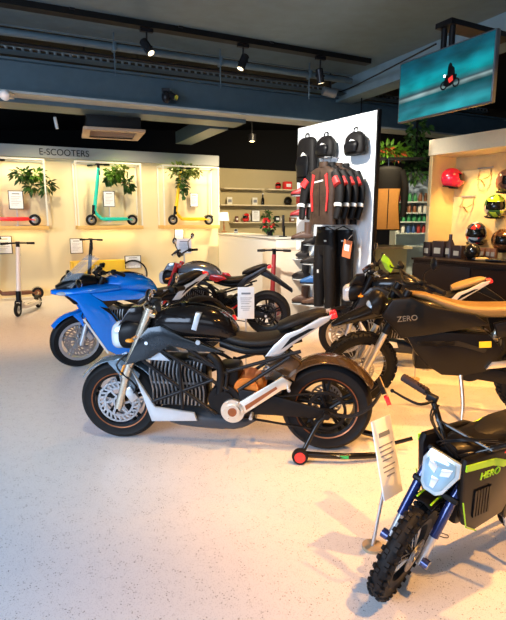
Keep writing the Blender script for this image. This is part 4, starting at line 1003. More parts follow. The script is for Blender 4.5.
    # tank
    mm = MB(); mm.loft([(hx+.07, .88, .05, .06, 2.6), (hx-.0, .885, .11, .085, 2.6), (hx-.12, .895, .15, .11, 2.5), (hx-.26, .90, .165, .115, 2.5), (hx-.40, .885, .155, .105, 2.5), (hx-.50, .85, .12, .085, 2.5), (hx-.56, .81, .08, .05, 2.4)], 28, 6)
    TK = mm.build('tank', body, t)
    mm = MB(); mm.tube([(hx-.02, 0, .975), (hx-.14, 0, 1.012), (hx-.28, 0, 1.02), (hx-.42, 0, .985)], [.012, .02, .02, .01], 8, flat=.4); mm.disc((hx-.18, 0, 1.022), .035, .012, 'Z'); mm.build('tank_trim', GLB, TK)
    # silver band across the tank
    if P.get('band'):
        mm = MB(); mm.prism([(hx-.30, .985), (hx-.335, .98), (hx-.30, .86), (hx-.265, .87)], .10, .166, .004); mm.build('tank_band', SPT, TK)
    if P.get('accent'):
        for s_ in (1, -1): MB().prism([(hx-.44, .86), (hx-.62, .84), (hx-.66, .80), (hx-.52, .76), (hx-.42, .80)], s_*.10, s_*.165, .008).build('accent_panel', RED, t)
    # side wing panels
    for s_ in (1, -1):
        pts = [(fx-.10, .60), (fx-.20, .79), (fx-.27, .87), (fx-.36, .89), (fx-.52, .81), (fx-.80, .715), (fx-.60, .715), (fx-.42, .75), (fx-.28, .655)]
        mm = MB(); mm.prism(pts, s_*.125, s_*.165, .01); Wg = mm.build('side_fairing', wing, t)
        if s_ == 1 and P.get('emblem', True):
            mm = MB(); mm.disc((fx-.26, .168, .765), .012, .006, 'Y'); mm.build('badge', CHR, Wg)
            mm = MB(); mm.disc((fx-.62, .163, .78), .016, .012, 'Y'); mm.build('bolt', SIL, Wg)
        pts2 = [(fx-.12, .59), (fx-.30, .30), (fx-.58, .27), (fx-.60, .21), (fx-.27, .19), (fx-.22, .34), (fx-.17, .48)]
        mm = MB(); mm.prism(pts2, s_*.12, s_*.15, .01); mm.build('lower_cowl', P.get('cowl', SPT), t)
        mm = MB(); mm.prism([(fx-.30, .73), (fx-.42, .635), (fx-.20, .64)], s_*.11, s_*.14, .006); mm.build('air_scoop', P.get('cowl', SPT), t)
    # battery
    mm = MB(); mm.box((fx-.46, 0, .47), (.40, .20, .34), None, .015); BT = mm.build('battery', BLK, t)
    for s_ in (1, -1):
        mm = MB()
        for i in range(14):
            x = fx-.635+i*.028
            mm.tube([(x, s_*.105, .31), (x-.01, s_*.122, .42), (x+.012, s_*.122, .54), (x, s_*.105, .63)], .006, 6, 3)
        mm.box((fx-.46, s_*.10, .47), (.38, .03, .012)); mm.build('cooling_fins', mat('fin_grey', (.30, .31, .33), .35, .8), BT)
    # trellis frame
    mm = MB()
    for s_ in (1, -1):
        y = s_*.155
        for a, b_ in (((fx-.22, .64), (fx-.74, .27)), ((fx-.30, .75), (fx-.82, .45)), ((fx-.48, .65), (fx-.50, .30)), ((fx-.28, .34), (fx-.72, .52)), ((hx, .88), (fx-.82, .56)), ((fx-.82, .6), (fx-.78, .25)), ((fx-.82, .58), (.18, .74)), ((.60, .45), (.25, .70)), ((fx-.55, .68), (fx-.76, .60))):
            mm.tube([(a[0], y*.95, a[1]), (b_[0], y, b_[1])], .0125, 10, 1)
    mm.build('frame', FRM, t)
    # motor + covers
    mm = MB(); mm.cyl((.55, -.12, .45), (.55, .13, .45), .085, n=28); mm.box((.5, 0, .47), (.16, .2, .1), (0, .3, 0), .03); mm.build('motor', P.get('motor', COP), t)
    mm = MB(); mm.disc((.70, 0, .37), .11, .30, 'Y', 32); mm.disc((.70, 0, .37), .07, .33, 'Y', 28); mm.box((.68, 0, .50), (.16, .24, .2), None, .03); mm.tube([(.74, .13, .34), (.72, .15, .60), (.8, .14, .7)], .03, 10); mm.build('motor_cover', BLK, t)
    for s_ in (1, -1):
        mm = MB(); mm.disc((.635, s_*.17, .31), .082, .03, 'Y', 32); mm.disc((.635, s_*.188, .31), .05, .02, 'Y', 28)
        for i in range(6):
            a = i*PI/3; mm.disc((.635+.066*math.cos(a), s_*.188, .31+.066*math.sin(a)), .008, .012, 'Y', 10)
        mm.prism([(.60, .37), (.30, .565), (.235, .53), (.25, .49), (.30, .475), (.60, .26)], s_*.165, s_*.185, .006)
        PH = mm.build('footpeg_hanger', P.get('hanger', ALU), t)
        mm = MB(); mm.disc((.635, s_*.2, .31), .03, .012, 'Y', 20); mm.prism([(.55, .355), (.34, .50), (.33, .485), (.54, .325)], s_*.186, s_*.19); mm.build('hanger_detail', P.get('hdet', BRZ), PH)
        mm = MB(); mm.tube([(.5, s_*.18, .30), (.5, s_*.27, .30)], .012, 10, 1); mm.tube([(.26, s_*.18, .50), (.25, s_*.26, .50)], .011, 10, 1); mm.build('footpeg', SIL, PH)
    # belly pan
    mm = MB(); mm.loft([(fx-.30, .22, .05, .03, 3), (fx-.45, .20, .11, .06, 3), (fx-.85, .19, .12, .06, 3), (fx-1.0, .22, .08, .03, 3)], 20, 4); mm.build('belly_pan', mat('belly', (.05, .055, .065), .35), t)
    # swingarm
    mm = MB()
    for s_ in (1, -1):
        mm.prism([(.60, .46), (.40, .435), (.05, .345), (-.07, .335), (-.07, .285), (.05, .27), (.35, .28), (.60, .28)], s_*.125, s_*.155, .01)
        mm.disc((0, s_*.165, rr-.005), .026, .03, 'Y', 20)
    mm.tube([(.35, -.14, .35), (.35, .14, .35)], .04, 12, 1); mm.build('swingarm', BLK, t)
    mm = MB()
    for z in (.455, .175):
        mm.box((.30, .125, (z+(.37 if z > .3 else .25))/2), (.62, .022, .008), (0, R(-8 if z > .3 else 7)*-1, 0))
    mm.build('drive_belt', RUB, t)
    for s_ in (1, -1): MB().disc((0, s_*.185, rr-.005), .018, .02, 'Y', 6).build('axle_nut', SIL, t)
    # shock
    mm = MB()
    for i in range(9): mm.torus((.44-.012*i, .0, .50+.022*i), .038, .006, 'Z', 20, 6)
    mm.tube([(.45, 0, .47), (.33, 0, .72)], .018, 10, 1); mm.build('shock_absorber', SIL, t)
    # seat and tail
    mm = MB(); mm.loft([(.78, .835, .07, .04, 2.5), (.70, .80, .10, .04, 2.6), (.55, .775, .135, .035, 2.7), (.40, .785, .145, .035, 2.7), (.30, .815, .13, .035, 2.7), (.25, .84, .10, .03, 2.6)], 24, 6); mm.build('seat', P.get('seat', SEAT), t)
    mm = MB(); mm.loft([(.34, .875, .09, .025, 2.6), (.27, .90, .12, .035, 2.7), (.16, .94, .115, .035, 2.7), (.07, .97, .09, .03, 2.6), (.02, .985, .06, .015, 2.5)], 24, 6); mm.build('pillion_seat', P.get('pillion', SEAT), t)
    mm = MB(); mm.loft([(.74, .76, .09, .04, 2.6), (.55, .72, .13, .04, 2.6), (.35, .74, .12, .05, 2.6), (.20, .83, .10, .045, 2.6), (.08, .90, .08, .035, 2.6), (.01, .955, .05, .02, 2.4)], 22, 5); mm.build('tail_unit', P.get('tailbody', BLK), t)
    for s_ in (1, -1):
        mm = MB(); mm.prism([(.42, .69), (.33, .69), (.23, .78), (-.0, .945), (-.02, .985), (.06, .965), (.19, .885), (.28, .85), (.36, .77)], s_*.12, s_*.14, .008)
        ob = mm.build('tail_panel', tail, t)
        mm = MB(); mm.prism([(.31, .745), (.23, .805), (.09, .895), (.13, .89), (.25, .825)], s_*.139, s_*.146); mm.build('tail_slot', BLK, ob)
    mm = MB(); mm.box((-.03, 0, .965), (.05, .15, .04), (0, .3, 0), .012); mm.build('tail_light', REDL, t)
    if P.get('hugger', True):
        mm = MB(); arc_strip(mm, 0, rr, rr+.05, 20, 150, .25, 18, .008, .22); mm.prism([(.22, .50), (.40, .60), (.44, .68), (.30, .72), (.18, .64)], -.09, .09, .02); mm.build('rear_fender', P.get('huggerm', mat('fender_warm_sheen', (.10, .06, .03), .2, .5, coat=1)), t)  # gloss black fender, its warm reflection painted in as bronze
        mm = MB()
        for dy in (.14, .17): mm.tube([(-.0, dy, .33), (-.14, dy, .30), (-.28, dy*.9, .36), (-.37, dy*.5, .47)], .009, 8)
        mm.tube([(-.0, -.15, .33), (-.14, -.15, .30), (-.28, -.13, .36), (-.37, -.07, .47)], .009, 8)
        mm.box((-.37, 0, .47), (.03, .2, .05), (0, .4, 0)); PL_ = mm.build('plate_arm', FRM, t)
        mm = MB(); mm.box((-.40, 0, .44), (.008, .20, .15), (0, .4, 0), .002); mm.build('number_plate', TAN, PL_)
        mm = MB(); mm.box((-.405, 0.08, .40), (.03, .05, .06), (0, .4, 0), .005); mm.build('reflector', REDL, PL_)
    else:
        mm = MB(); mm.prism([(.14, .88), (-.12, .76), (-.34, .62), (-.33, .66), (-.12, .82), (.08, .95)], -.07, .07, .01); mm.build('rear_fender', BLK, t)
    if P.get('kick', True):
        mm = MB(); mm.tube([(.62, .13, .24), (.56, .2, .05), (.57, .22, .008)], [.013, .012, .01], 8, 3); mm.box((.56, .225, .006), (.07, .04, .012), None, .004); mm.build('kickstand', SIL, t)
    # fairing for the sports version
    if P.get('fairing'):
        fm = P['body']
        mm = MB(); mm.loft([(fx+.25, .85, .03, .02, 2.5), (fx+.18, .85, .10, .035, 2.6), (fx+.06, .85, .17, .045, 2.6), (fx-.10, .87, .20, .05, 2.6), (fx-.26, .88, .21, .05, 2.6), (fx-.42, .88, .18, .045, 2.5)], 28, 6); NZ = mm.build('nose_fairing', fm, t)
        for s_ in (1, -1):
            mm = MB(); mm.prism([(fx+.12, .84), (fx+.02, .76), (fx-.02, .66), (fx-.24, .22), (fx-.42, .10), (fx-.62, .13), (fx-.56, .26), (fx-.36, .60), (fx-.24, .74), (fx-.1, .86)], s_*.165, s_*.20, .018); sf = mm.build('side_fairing', fm, t)
            mm = MB(); mm.prism([(fx-.20, .70), (fx-.32, .60), (fx-.50, .30), (fx-.54, .22), (fx-.46, .42), (fx-.30, .67)], s_*.19, s_*.207, .004); mm.build('air_intake', BLK, sf)
            mm = MB(); mm.prism([(fx-.02, .58), (fx-.26, .17), (fx-.285, .17), (fx-.045, .58)], s_*.198, s_*.204); mm.build('white_line', WHT, sf)
            mm = MB(); mm.prism([(fx-.1, .84), (fx-.24, .75), (fx-.62, .74), (fx-.82, .78), (fx-.5, .86)], s_*.15, s_*.19, .012); mm.build('upper_fairing', fm, t)
            mm = MB(); mm.ellip((fx+.15, s_*.10, .845), (.06, .05, .022), 16, 8, Matrix.Identity(4)); mm.build('headlight_lens', LENS, NZ)
            mm = MB(); mm.tube([(fx-.02, s_*.15, .93), (fx+.02, s_*.26, .97)], .010, 8, 1); mm.ellip((fx+.02, s_*.33, .98), (.03, .085, .045), 18, 10); mi = mm.build('mirror', GLB, t)
            mm = MB(); mm.ellip((fx+.008, s_*.33, .98), (.024, .075, .037), 18, 10); mm.build('mirror_glass', CHR, mi)
        mm = MB(); mm.prism([(fx+.16, .845), (fx+.04, .72), (fx-.08, .70), (fx-.05, .84)], -.11, .11, .02); mm.build('headlight', BLK, t)
        # windscreen
        vs = []; fs = []; n1, n2 = 8, 10
        for i in range(n1+1):
            tt = i/n1
            for j in range(n2+1):
                q = -1+2*j/n2
                vs.append((fx+.16-.30*tt-.10*q*q, q*(.15-.03*tt), .93+.30*tt**.85-.03*q*q))
        for i in range(n1):
            for j in range(n2):
                a = i*(n2+1)+j; fs.append((a, a+1, a+n2+2, a+n2+1))
        GLS = mat('windscreen', (.75, .8, .85), .05, trans=.0, alpha=.16, coat=1)
        mm = MB(); mm.add(vs, fs); ws = mm.build('windscreen', GLS, t); so = ws.modifiers.new('s', 'SOLIDIFY'); so.thickness = .003
        mm = MB(); mm.loft([(fx+.20, .885, .05, .03, 2.4), (fx+.08, .93, .12, .06, 2.4), (fx-.05, .96, .15, .07, 2.5), (fx-.2, .95, .12, .05, 2.5)], 20, 4); mm.build('cockpit', BLK, t)
    return t
def grd(px, py): return gp(px, py)
GRAYP = dict(upper=mat('fork_champagne', (.68, .60, .48), .25, .8), body=mat('tank_black', (.012, .010, .010), .18, .3, coat=1), wing=GRY, tail=mat('tail_silver', (.60, .60, .60), .3, .6), fork=mat('fork_champagne', (.68, .60, .48), .25, .8), fender=mat('fender_steel', (.16, .22, .28), .22, .5, coat=1), band=True, mlow=.12, kick=False)
B1r = gp(325, 447); B1f = gp(124, 436)
street_bike('grey and black naked motorcycle with copper motor, nearest, raised on a rear stand', B1r, B1f, GRAYP, steer=R(4))
# blue sports bike
BLUP = dict(body=BLU, wing=GLB, tail=SPT, fork=SIL, fender=BLU, fairing=True, cowl=mat('cowl_grey', (.2, .22, .25), .3, .5), stripe=None, rim=mat('rim_grey', (.50, .52, .56), .3, .6), motor=BLK, hanger=FRM, mirror=False, huggerm=BLK, emblem=False)
bf = gp(80, 366); hd = Vector((math.cos(R(28)), math.sin(R(28)), 0))
street_bike('blue sports motorcycle with full fairing and windscreen, leftmost of the motorcycles', bf+hd*1.45, bf, BLUP, lean=-R(3), steer=R(3))
# third: red trellis bike
REDP = dict(body=mat('tank_bluegrey', (.27, .31, .36), .2, .6, coat=1), wing=mat('wing_black', (.03, .03, .035), .25, coat=1), tail=mat('tail_gunmetal', (.05, .05, .055), .3, .3), fork=RED, upper=RED, fender=BLK, cowl=SPT, stripe=None, motor=BLK, hanger=FRM, hugger=False, emblem=False, hdet=RED, bar=.08, accent=True)
rf3 = at(160, 300, 7.15); rr3 = at(271, 300, 6.85)
r3 = Vector((rr3.x, rr3.y, 0)); f3 = Vector((rf3.x, rf3.y, 0)); r3 = r3+(f3-r3).normalized()*.04; f3 = r3+(f3-r3).normalized()*1.52
street_bike('blue-grey naked motorcycle with red fork and mirrors, behind the grey one', r3, f3, REDP, lean=-R(3))
# fifth: black and white bike in front of the panel
WTP = dict(body=mat('tank_black5', (.012, .012, .012), .2, coat=1), wing=mat('wing_black5', (.02, .02, .02), .3, coat=.8), tail=mat('tail_white', (.72, .68, .60), .35, coat=.5), fork=SIL, fender=BLK, cowl=WHT, screen=BLK, stripe=None, motor=BLK, pillion=TAN, hugger=False, rim=mat('rim_silver', (.45, .42, .38), .35, .7), hanger=SIL, emblem=False)  # pillion's tan is warm reflected light put into the colour
f5 = at(340, 350, 5.65); r5 = at(484, 300, 5.25); r5 = Vector((r5.x, r5.y, 0)); f5.z = 0
d5 = (f5-r5).normalized()
street_bike('black and white naked motorcycle parked before the display panel, far right row', r5, r5+d5*1.45, WTP, lean=-R(2), steer=R(8))

# ---------------------------------------------------------------- dual-sport bike
def trail_bike(label, rear, front, lean=0, steer=0):
    d = front-rear; rz = math.atan2(d.y, d.x); WB = d.length
    t = thing('trail_motorcycle', label, 'motorcycle', rear, rz); t.rotation_euler = (Euler((0, 0, rz)).to_matrix() @ Euler((lean, 0, 0)).to_matrix()).to_euler()
    fx = WB; rf = .34; rr = .32; rake = R(25); hx = fx-.36; hz = 1.05
    SM = steer_matrix(hx, hz, rake, steer)
    wheel(t, 'front_wheel', fx, rf, .09, SM, knob=True, spokes='wire', rimr=.265, stripe=None, discs=(1,), dr=.12, nk=50)
    wheel(t, 'rear_wheel', 0, rr, .12, None, knob=True, spokes='wire', rimr=.235, stripe=None, discs=(-1,), dr=.11, belt=.13)
    def fk(z): return fx-(z-rf)*math.tan(rake)
    mm = MB()
    for y in (-.095, .095): mm.tube([(fx, y, rf-.03), (fk(.72), y, .72)], .026, 12, 1); mm.tube([(fx+.02, y, rf), (fk(.6)+.05, y, .6)], .012, 8, 1)
    mm.xf(SM); FK = mm.build('fork', ALU, t)
    mm = MB()
    for y in (-.095, .095): mm.tube([(fk(.7), y, .7), (fk(1.06), y, 1.06)], .034, 12, 1)
    mm.box((fk(1.0), 0, 1.0), (.07, .25, .035), (0, -rake, 0), .01); mm.box((fk(.8), 0, .8), (.07, .25, .04), (0, -rake, 0), .01); mm.xf(SM); mm.build('fork_tube', BLK, FK)
    mm = MB(); mm.loft([(fx+.26, .76, .03, .010, 2.6), (fx+.16, .80, .06, .03, 2.8), (fx+.02, .84, .075, .05, 2.8), (fx-.14, .88, .08, .07, 2.8), (fx-.30, .89, .07, .07, 2.8), (fx-.36, .89, .05, .02, 2.6)], 18, 6); mm.xf(SM); mm.build('front_fender', GLB, t)
    hc = Vector((fk(1.1), 0, 1.10))
    mm = MB(); mm.tube([hc+Vector((-.10, -.38, .04)), hc+Vector((-.03, -.22, .05)), hc+Vector((.01, -.05, 0)), hc+Vector((.01, .05, 0)), hc+Vector((-.03, .22, .05)), hc+Vector((-.10, .38, .04))], .012, 10); mm.tube([hc+Vector((-.02, -.17, .045)), hc+Vector((-.02, .17, .045))], .009, 8, 1); mm.xf(SM); HB = mm.build('handlebar', BLK, t)
    for s_ in (-1, 1):
        mm = MB(); mm.tube([hc+Vector((-.07, s_*.27, .045)), hc+Vector((-.11, s_*.41, .038))], .019, 12, 1); mm.xf(SM); mm.build('grip', RUB, HB)
        mm = MB(); mm.tube([hc+Vector((-.02, s_*.2, .05)), hc+Vector((.03, s_*.27, .045)), hc+Vector((-.02, s_*.4, .04))], .006, 6); mm.box(hc+Vector((-.03, s_*.22, .06)), (.04, .06, .04), None, .01); mm.xf(SM); mm.build('brake_lever', BLK, HB)
        mm = MB(); mm.tube([hc+Vector((-.03, s_*.22, .06)), hc+Vector((0, s_*.28, .16)), hc+Vector((-.03, s_*.33, .22))], .006, 6); mm.ellip(hc+Vector((-.03, s_*.35, .25)), (.014, .045, .05), 16, 8); mm.xf(SM)
        if s_ > 0: mm.build('mirror', BLK, HB)
    mm = MB(); mm.prism([(.0, -.03), (.05, .06), (.03, .11), (-.03, .02)], -.47, -.33, .01, Matrix.Translation(hc)); mm.xf(SM); mm.build('hand_guard', LIME, HB)
    mm = MB(); mm.loft([(fx-.20, .92, .04, .05, 2.6), (fx-.12, .93, .09, .11, 2.8), (fx-.05, .91, .08, .08, 2.6)], 20, 4); mm.xf(SM); HL = mm.build('headlight', BLK, t)
    mm = MB(); mm.ellip((fx-.055, 0, .90), (.022, .06, .055), 20, 12); mm.xf(SM); mm.build('headlight_lens', LENS, HL)
    # body
    BD = mat('trail_black', (.006, .005, .005), .35, coat=.3)
    for s_ in (1, -1):
        mm = MB(); mm.prism([(hx+.20, .84), (hx+.12, .98), (hx-.02, 1.0), (hx-.18, .93), (hx-.50, .88), (hx-.62, .80), (hx-.45, .76), (hx-.18, .70), (hx+.04, .66), (hx+.10, .74)], s_*.12, s_*.165, .014); sh = mm.build('shroud', mat('shroud_dark', (.010, .008, .006), .35, coat=.3), t)
        mm = MB(); mm.prism([(hx+.0, .68), (hx-.18, .73), (hx-.62, .72), (hx-.74, .60), (hx-.66, .42), (hx-.46, .36), (hx-.30, .36), (hx-.20, .42), (hx-.08, .54)], s_*.10, s_*.15, .02); sb = mm.build('battery_case', BD, t)
        mm = MB(); mm.prism([(hx-.08, .64), (hx-.4, .66), (hx-.62, .60), (hx-.6, .57), (hx-.4, .62), (hx-.1, .60)], s_*.148, s_*.156); mm.build('case_ridge', GLB, sb)
        if s_ == 1:
            mm = MB(); mm.box((hx-.60, .155, .64), (.09, .006, .05), (0, .1, 0)); mm.build('warning_label', YEL, sb)
            text_obj('ZERO', .062, mat('logo_dim', (.22, .2, .16), .4), 'lettering', sh, Matrix.Translation((hx-.0, .17, .83)) @ Matrix.Rotation(.15, 4, 'Y') @ frame_xy((-1, 0, 0), (0, 0, 1)), .002)
        mm = MB(); mm.prism([(hx-.66, .50), (hx-.78, .52), (hx-.80, .47), (hx-.62, .44)], s_*.15, s_*.17, .006); mm.build('footpeg_plate', ALU, t)
        mm = MB(); mm.prism([(.40, .80), (.1, .88), (-.25, .93), (-.22, .88), (.1, .78), (.36, .68)], s_*.08, s_*.12, .01); mm.build('side_panel', BD, t)
    mm = MB(); mm.box((hx-.36, 0, .55), (.55, .19, .34), (0, 0, 0), .03); mm.loft([(hx+.08, .9, .06, .07), (hx-.15, .89, .1, .09), (hx-.4, .84, .1, .08)], 20, 4); mm.build('frame', BD, t)
    mm = MB(); mm.loft([(hx-.02, 1.005, .045, .02, 2.6), (hx-.15, .985, .065, .03, 2.6), (hx-.30, .93, .10, .045, 2.7), (hx-.50, .89, .13, .05, 2.8), (.25, .90, .13, .05, 2.8), (.0, .945, .11, .04, 2.8), (-.22, .97, .08, .02, 2.6)], 24, 6); mm.build('seat', mat('trail_seat', (.20, .12, .035), .45, var=.1, scale=120, bump=.1), t)
    mm = MB(); mm.loft([(.0, .90, .09, .02, 2.8), (-.3, .88, .09, .015, 2.8), (-.5, .84, .06, .008, 2.8)], 16, 4); mm.build('rear_fender', BLK, t)
    mm = MB(); mm.box((-.45, 0, .86), (.05, .09, .04), None, .01); mm.build('tail_light', REDL, t)
    mm = MB()
    for s_ in (1, -1): mm.prism([(.55, .46), (.35, .43), (.0, .35), (-.06, .33), (-.02, .29), (.3, .31), (.55, .34)], s_*.1, s_*.125, .008)
    mm.disc((.55, 0, .42), .10, .28, 'Y', 28); mm.build('swingarm', BLK, t)
    mm = MB(); mm.tube([(.45, 0, .42), (.32, 0, .78)], .02, 10, 1)
    for i in range(9): mm.torus((.43-.011*i, 0, .48+.026*i), .036, .006, 'Z', 18, 6)
    mm.build('shock_absorber', ALU, t)
    mm = MB(); mm.tube([(.62, .12, .40), (.60, .22, .16), (.61, .27, .01)], [.017, .015, .014], 10, 3); mm.box((.60, .28, .008), (.08, .05, .016), None, .004); mm.build('kickstand', ALU, t)
    return t
f4 = gp(357, 404); r4 = gp(506, 414)
d4 = (f4-r4).normalized()
trail_bike('black trail motorcycle with olive-tan seat and knobbly tyres, right side', f4-d4*1.42, f4, lean=-R(3), steer=R(20))

# ---------------------------------------------------------------- small electric dirt bike, front right
def mini_bike(label, contact, heading, lean, steer):
    WB = .92
    rear = contact-Vector((math.cos(heading), math.sin(heading), 0))*WB
    t = thing('dirt_bike', label, 'motorcycle', rear, heading); t.rotation_euler = (Euler((0, 0, heading)).to_matrix() @ Euler((lean, 0, 0)).to_matrix()).to_euler()
    fx = WB; rf = .235; rr = .235; rake = R(24); hx = fx-.24; hz = .70
    SM = steer_matrix(fx-.09, rf+.0, rake, steer) if False else steer_matrix(fx-(hz-rf)*math.tan(rake)-.02, hz, rake, steer)
    wheel(t, 'front_wheel', fx, rf, .075, SM, knob=True, spokes='wire', rimr=.165, stripe=None, discs=(1,), dr=.075, nk=34)
    wheel(t, 'rear_wheel', 0, rr, .08, None, knob=True, spokes='wire', rimr=.165, stripe=None, discs=(-1,), dr=.075, nk=34)
    def fk(z): return fx-(z-rf)*math.tan(rake)
    FB = mat('fork_blue', (.02, .035, .15), .2, .5, coat=1)
    mm = MB()
    for y in (-.075, .075): mm.tube([(fx, y, rf-.02), (fk(.36), y, .36)], .016, 12, 1)
    mm.xf(SM); FK = mm.build('fork', SIL, t)
    mm = MB()
    for y in (-.075, .075): mm.tube([(fk(.34), y, .34), (fk(.64), y, .64)], .02, 14, 1); mm.disc((fx, y*1.25, rf), .022, .03, 'Y', 16)
    mm.xf(SM); mm.build('fork_tube', FB, FK)
    mm = MB()
    for z in (.50, .63): mm.box((fk(z), 0, z), (.06, .20, .025), (0, -rake, 0), .008)
    mm.tube([(fk(.48), 0, .48), (fk(.68), 0, .68)], .022, 12, 1); mm.xf(SM); mm.build('triple_clamp', BLK, FK)
    mm = MB(); arc_strip(mm, fx, rf, rf+.035, 88, 175, .085, 14, .006, .3); mm.xf(SM); FD = mm.build('front_fender', BLK, t)
    mm = MB()
    for y in (-.03, .03):
        pts = [(fx+math.cos(R(a))*(rf+.036), y, rf+math.sin(R(a))*(rf+.036)) for a in range(90, 172, 15)]; mm.tube(pts, .004, 6, 2)
    mm.xf(SM); mm.build('fender_stripe', LIME, FD)
    # number plate headlamp
    lx = fk(.60)+.075
    HM = Matrix.Translation((lx+.035, 0, .625)) @ Matrix.Rotation(-R(14), 4, 'Y') @ Matrix.Scale(.74, 4)
    LB = mat('lamp_glassblue', (.30, .50, .65), .08, .3, coat=1, var=.3, scale=12)
    outl = [(-.085, .10), (.085, .10), (.105, .03), (.065, -.10), (.035, -.13), (-.035, -.13), (-.065, -.10), (-.105, .03)]
    mm = MB(); mm.prism(outl, -.03, .005, .008, plane='YZ'); mm.xf(SM @ HM); HL = mm.build('headlight', mat('lamp_surround', (.55, .68, .76), .2, .4, coat=1), t)
    mm = MB(); mm.prism([(a*.80, b_*.82) for a, b_ in outl], .004, .014, .005, plane='YZ'); mm.xf(SM @ HM); mm.build('headlight_lens', LB, HL)
    mm = MB()
    for s_ in (-1, 1): mm.prism([(s_*.012, .03), (s_*.065, .055), (s_*.06, .01), (s_*.015, -.012)], .012, .02, .002, plane='YZ')
    mm.prism([(-.02, -.03), (.02, -.03), (.012, -.09), (-.012, -.09)], .012, .02, .002, plane='YZ')
    mm.xf(SM @ HM); mm.build('lamp_element', LENS, HL)
    # handlebar with rise
    hc = Vector((fk(.70)-.01, 0, .665))
    mm = MB(); mm.tube([hc+Vector((-.08, -.33, .13)), hc+Vector((-.05, -.20, .135)), hc+Vector((-.0, -.10, .06)), hc+Vector((.01, -.04, .0)), hc+Vector((.01, .04, .0)), hc+Vector((-.0, .10, .06)), hc+Vector((-.05, .20, .135)), hc+Vector((-.08, .33, .13))], .0125, 10); mm.tube([hc+Vector((.0, -.12, .07)), hc+Vector((.0, .12, .07))], .008, 8, 1); mm.box(hc, (.05, .1, .04), None, .01); mm.xf(SM); HB = mm.build('handlebar', GLB, t)
    for s_ in (-1, 1):
        mm = MB(); mm.tube([hc+Vector((-.06, s_*.215, .134)), hc+Vector((-.085, s_*.345, .13))], .0185, 14, 1)
        for i in range(8): mm.torus(hc+Vector((-.063-.0028*i, s_*(.225+.015*i), .134-.0005*i)), .0185, .002, 'Y', 16, 5)
        mm.xf(SM); mm.build('grip', mat('grip_brown', (.05, .03, .025), .6), HB)
        mm = MB(); mm.box(hc+Vector((-.04, s_*.18, .13)), (.03, .05, .035), None, .008); mm.tube([hc+Vector((-.02, s_*.17, .125)), hc+Vector((.03, s_*.21, .11)), hc+Vector((.02, s_*.33, .10))], [.006, .006, .005], 8); mm.ellip(hc+Vector((.02, s_*.335, .10)), (.009, .009, .009), 10, 6); mm.xf(SM); mm.build('brake_lever', BLK, HB)
    # cables
    mm = MB()
    for k, (a, b_) in enumerate(((-.17, .02), (-.15, .05), (.16, -.03), (.14, -.05))):
        mm.tube([hc+Vector((-.02, a, .12)), hc+Vector((.10, a*.5, .11)), hc+Vector((.08, b_, .02)), hc+Vector((-.05, b_*1.2, -.05)), hc+Vector((-.18, b_*1.5, -.04))], .004, 6)
    mm.build('cables', BLK, t)
    mm = MB(); mm.box(hc+Vector((-.09, .10, .02)), (.04, .03, .03), None, .006); mm.box(hc+Vector((-.13, .02, .01)), (.04, .06, .02), None, .006); mm.tube([hc+Vector((-.05, .04, .03)), hc+Vector((-.14, .12, .02)), hc+Vector((-.2, .06, .0))], .006, 8); mm.build('steering_damper', RED, t)
    # body
    UPM = Matrix.Translation((0, 0, .045))
    DK = mat('mini_black', (.007, .006, .006), .35, coat=.3)
    bx = hx+.08
    for s_ in (1, -1):
        mm = MB(); mm.prism([(bx+.06, .62), (bx+.05, .66), (bx-.22, .66), (bx-.38, .60), (bx-.40, .50), (bx-.30, .30), (bx-.12, .27), (bx-.04, .32), (bx+.02, .46)], s_*.085, s_*.12, .014); mm.xf(UPM); SP = mm.build('side_panel', DK, t)
        mm = MB()
        for i in range(6): mm.prism([(bx-.08-.018*i, .36+.0*i), (bx-.068-.018*i, .36), (bx-.04-.018*i, .50), (bx-.052-.018*i, .50)], s_*.119, s_*.128)
        mm.xf(UPM); mm.build('vents', BLK, SP)
        mm = MB(); mm.prism([(bx+.055, .645), (bx+.05, .615), (bx-.12, .60), (bx-.20, .57), (bx-.40, .60), (bx-.385, .63), (bx-.21, .60), (bx-.13, .63)], s_*.119, s_*.125); mm.xf(UPM); mm.build('stripe', LIME, SP)
        mm = MB(); mm.tube([(bx+.02, s_*.124, .46), (bx-.04, s_*.124, .32), (bx-.12, s_*.124, .275)], .003, 6, 1); mm.xf(UPM); mm.build('piping', LIME, SP)
        xd = (-1, 0, 0) if s_ == 1 else (1, 0, 0)
        text_obj('HERO', .048, LIME, 'lettering', SP, UPM @ Matrix.Translation((bx-.12, s_*.1215, .56)) @ frame_xy(xd, (0, 0, 1)), .003)
        text_obj('ELECTRIC', .014, JW, 'small_lettering', SP, Matrix.Translation((bx-.12, s_*.1215, .592)) @ frame_xy(xd, (0, 0, 1)), .002) if False else None
    mm = MB(); mm.box((bx-.20, 0, .45), (.34, .16, .32), None, .02); mm.loft([(bx+.0, .635, .04, .02), (bx-.08, .64, .075, .03), (bx-.25, .65, .08, .03)], 18, 4); mm.xf(UPM); mm.build('battery_box', DK, t)
    mm = MB(); mm.loft([(bx-.16, .70, .035, .02, 2.6), (bx-.3, .71, .075, .03, 2.7), (bx-.5, .70, .09, .035, 2.7), (bx-.75, .74, .07, .03, 2.6), (bx-.85, .77, .05, .012, 2.5)], 22, 5); mm.build('seat', SEAT, t)
    mm = MB(); mm.box((bx-.42, 0, .36), (.16, .14, .14), None, .03); mm.disc((bx-.42, 0, .33), .075, .2, 'Y', 28); mm.build('motor', BLK, t)
    mm = MB()
    for s_ in (1, -1): mm.prism([(bx-.40, .36), (.0, .27), (-.04, .235), (0, .205), (bx-.40, .29)], s_*.075, s_*.10, .008)
    mm.build('swingarm', BLK, t)
    mm = MB()
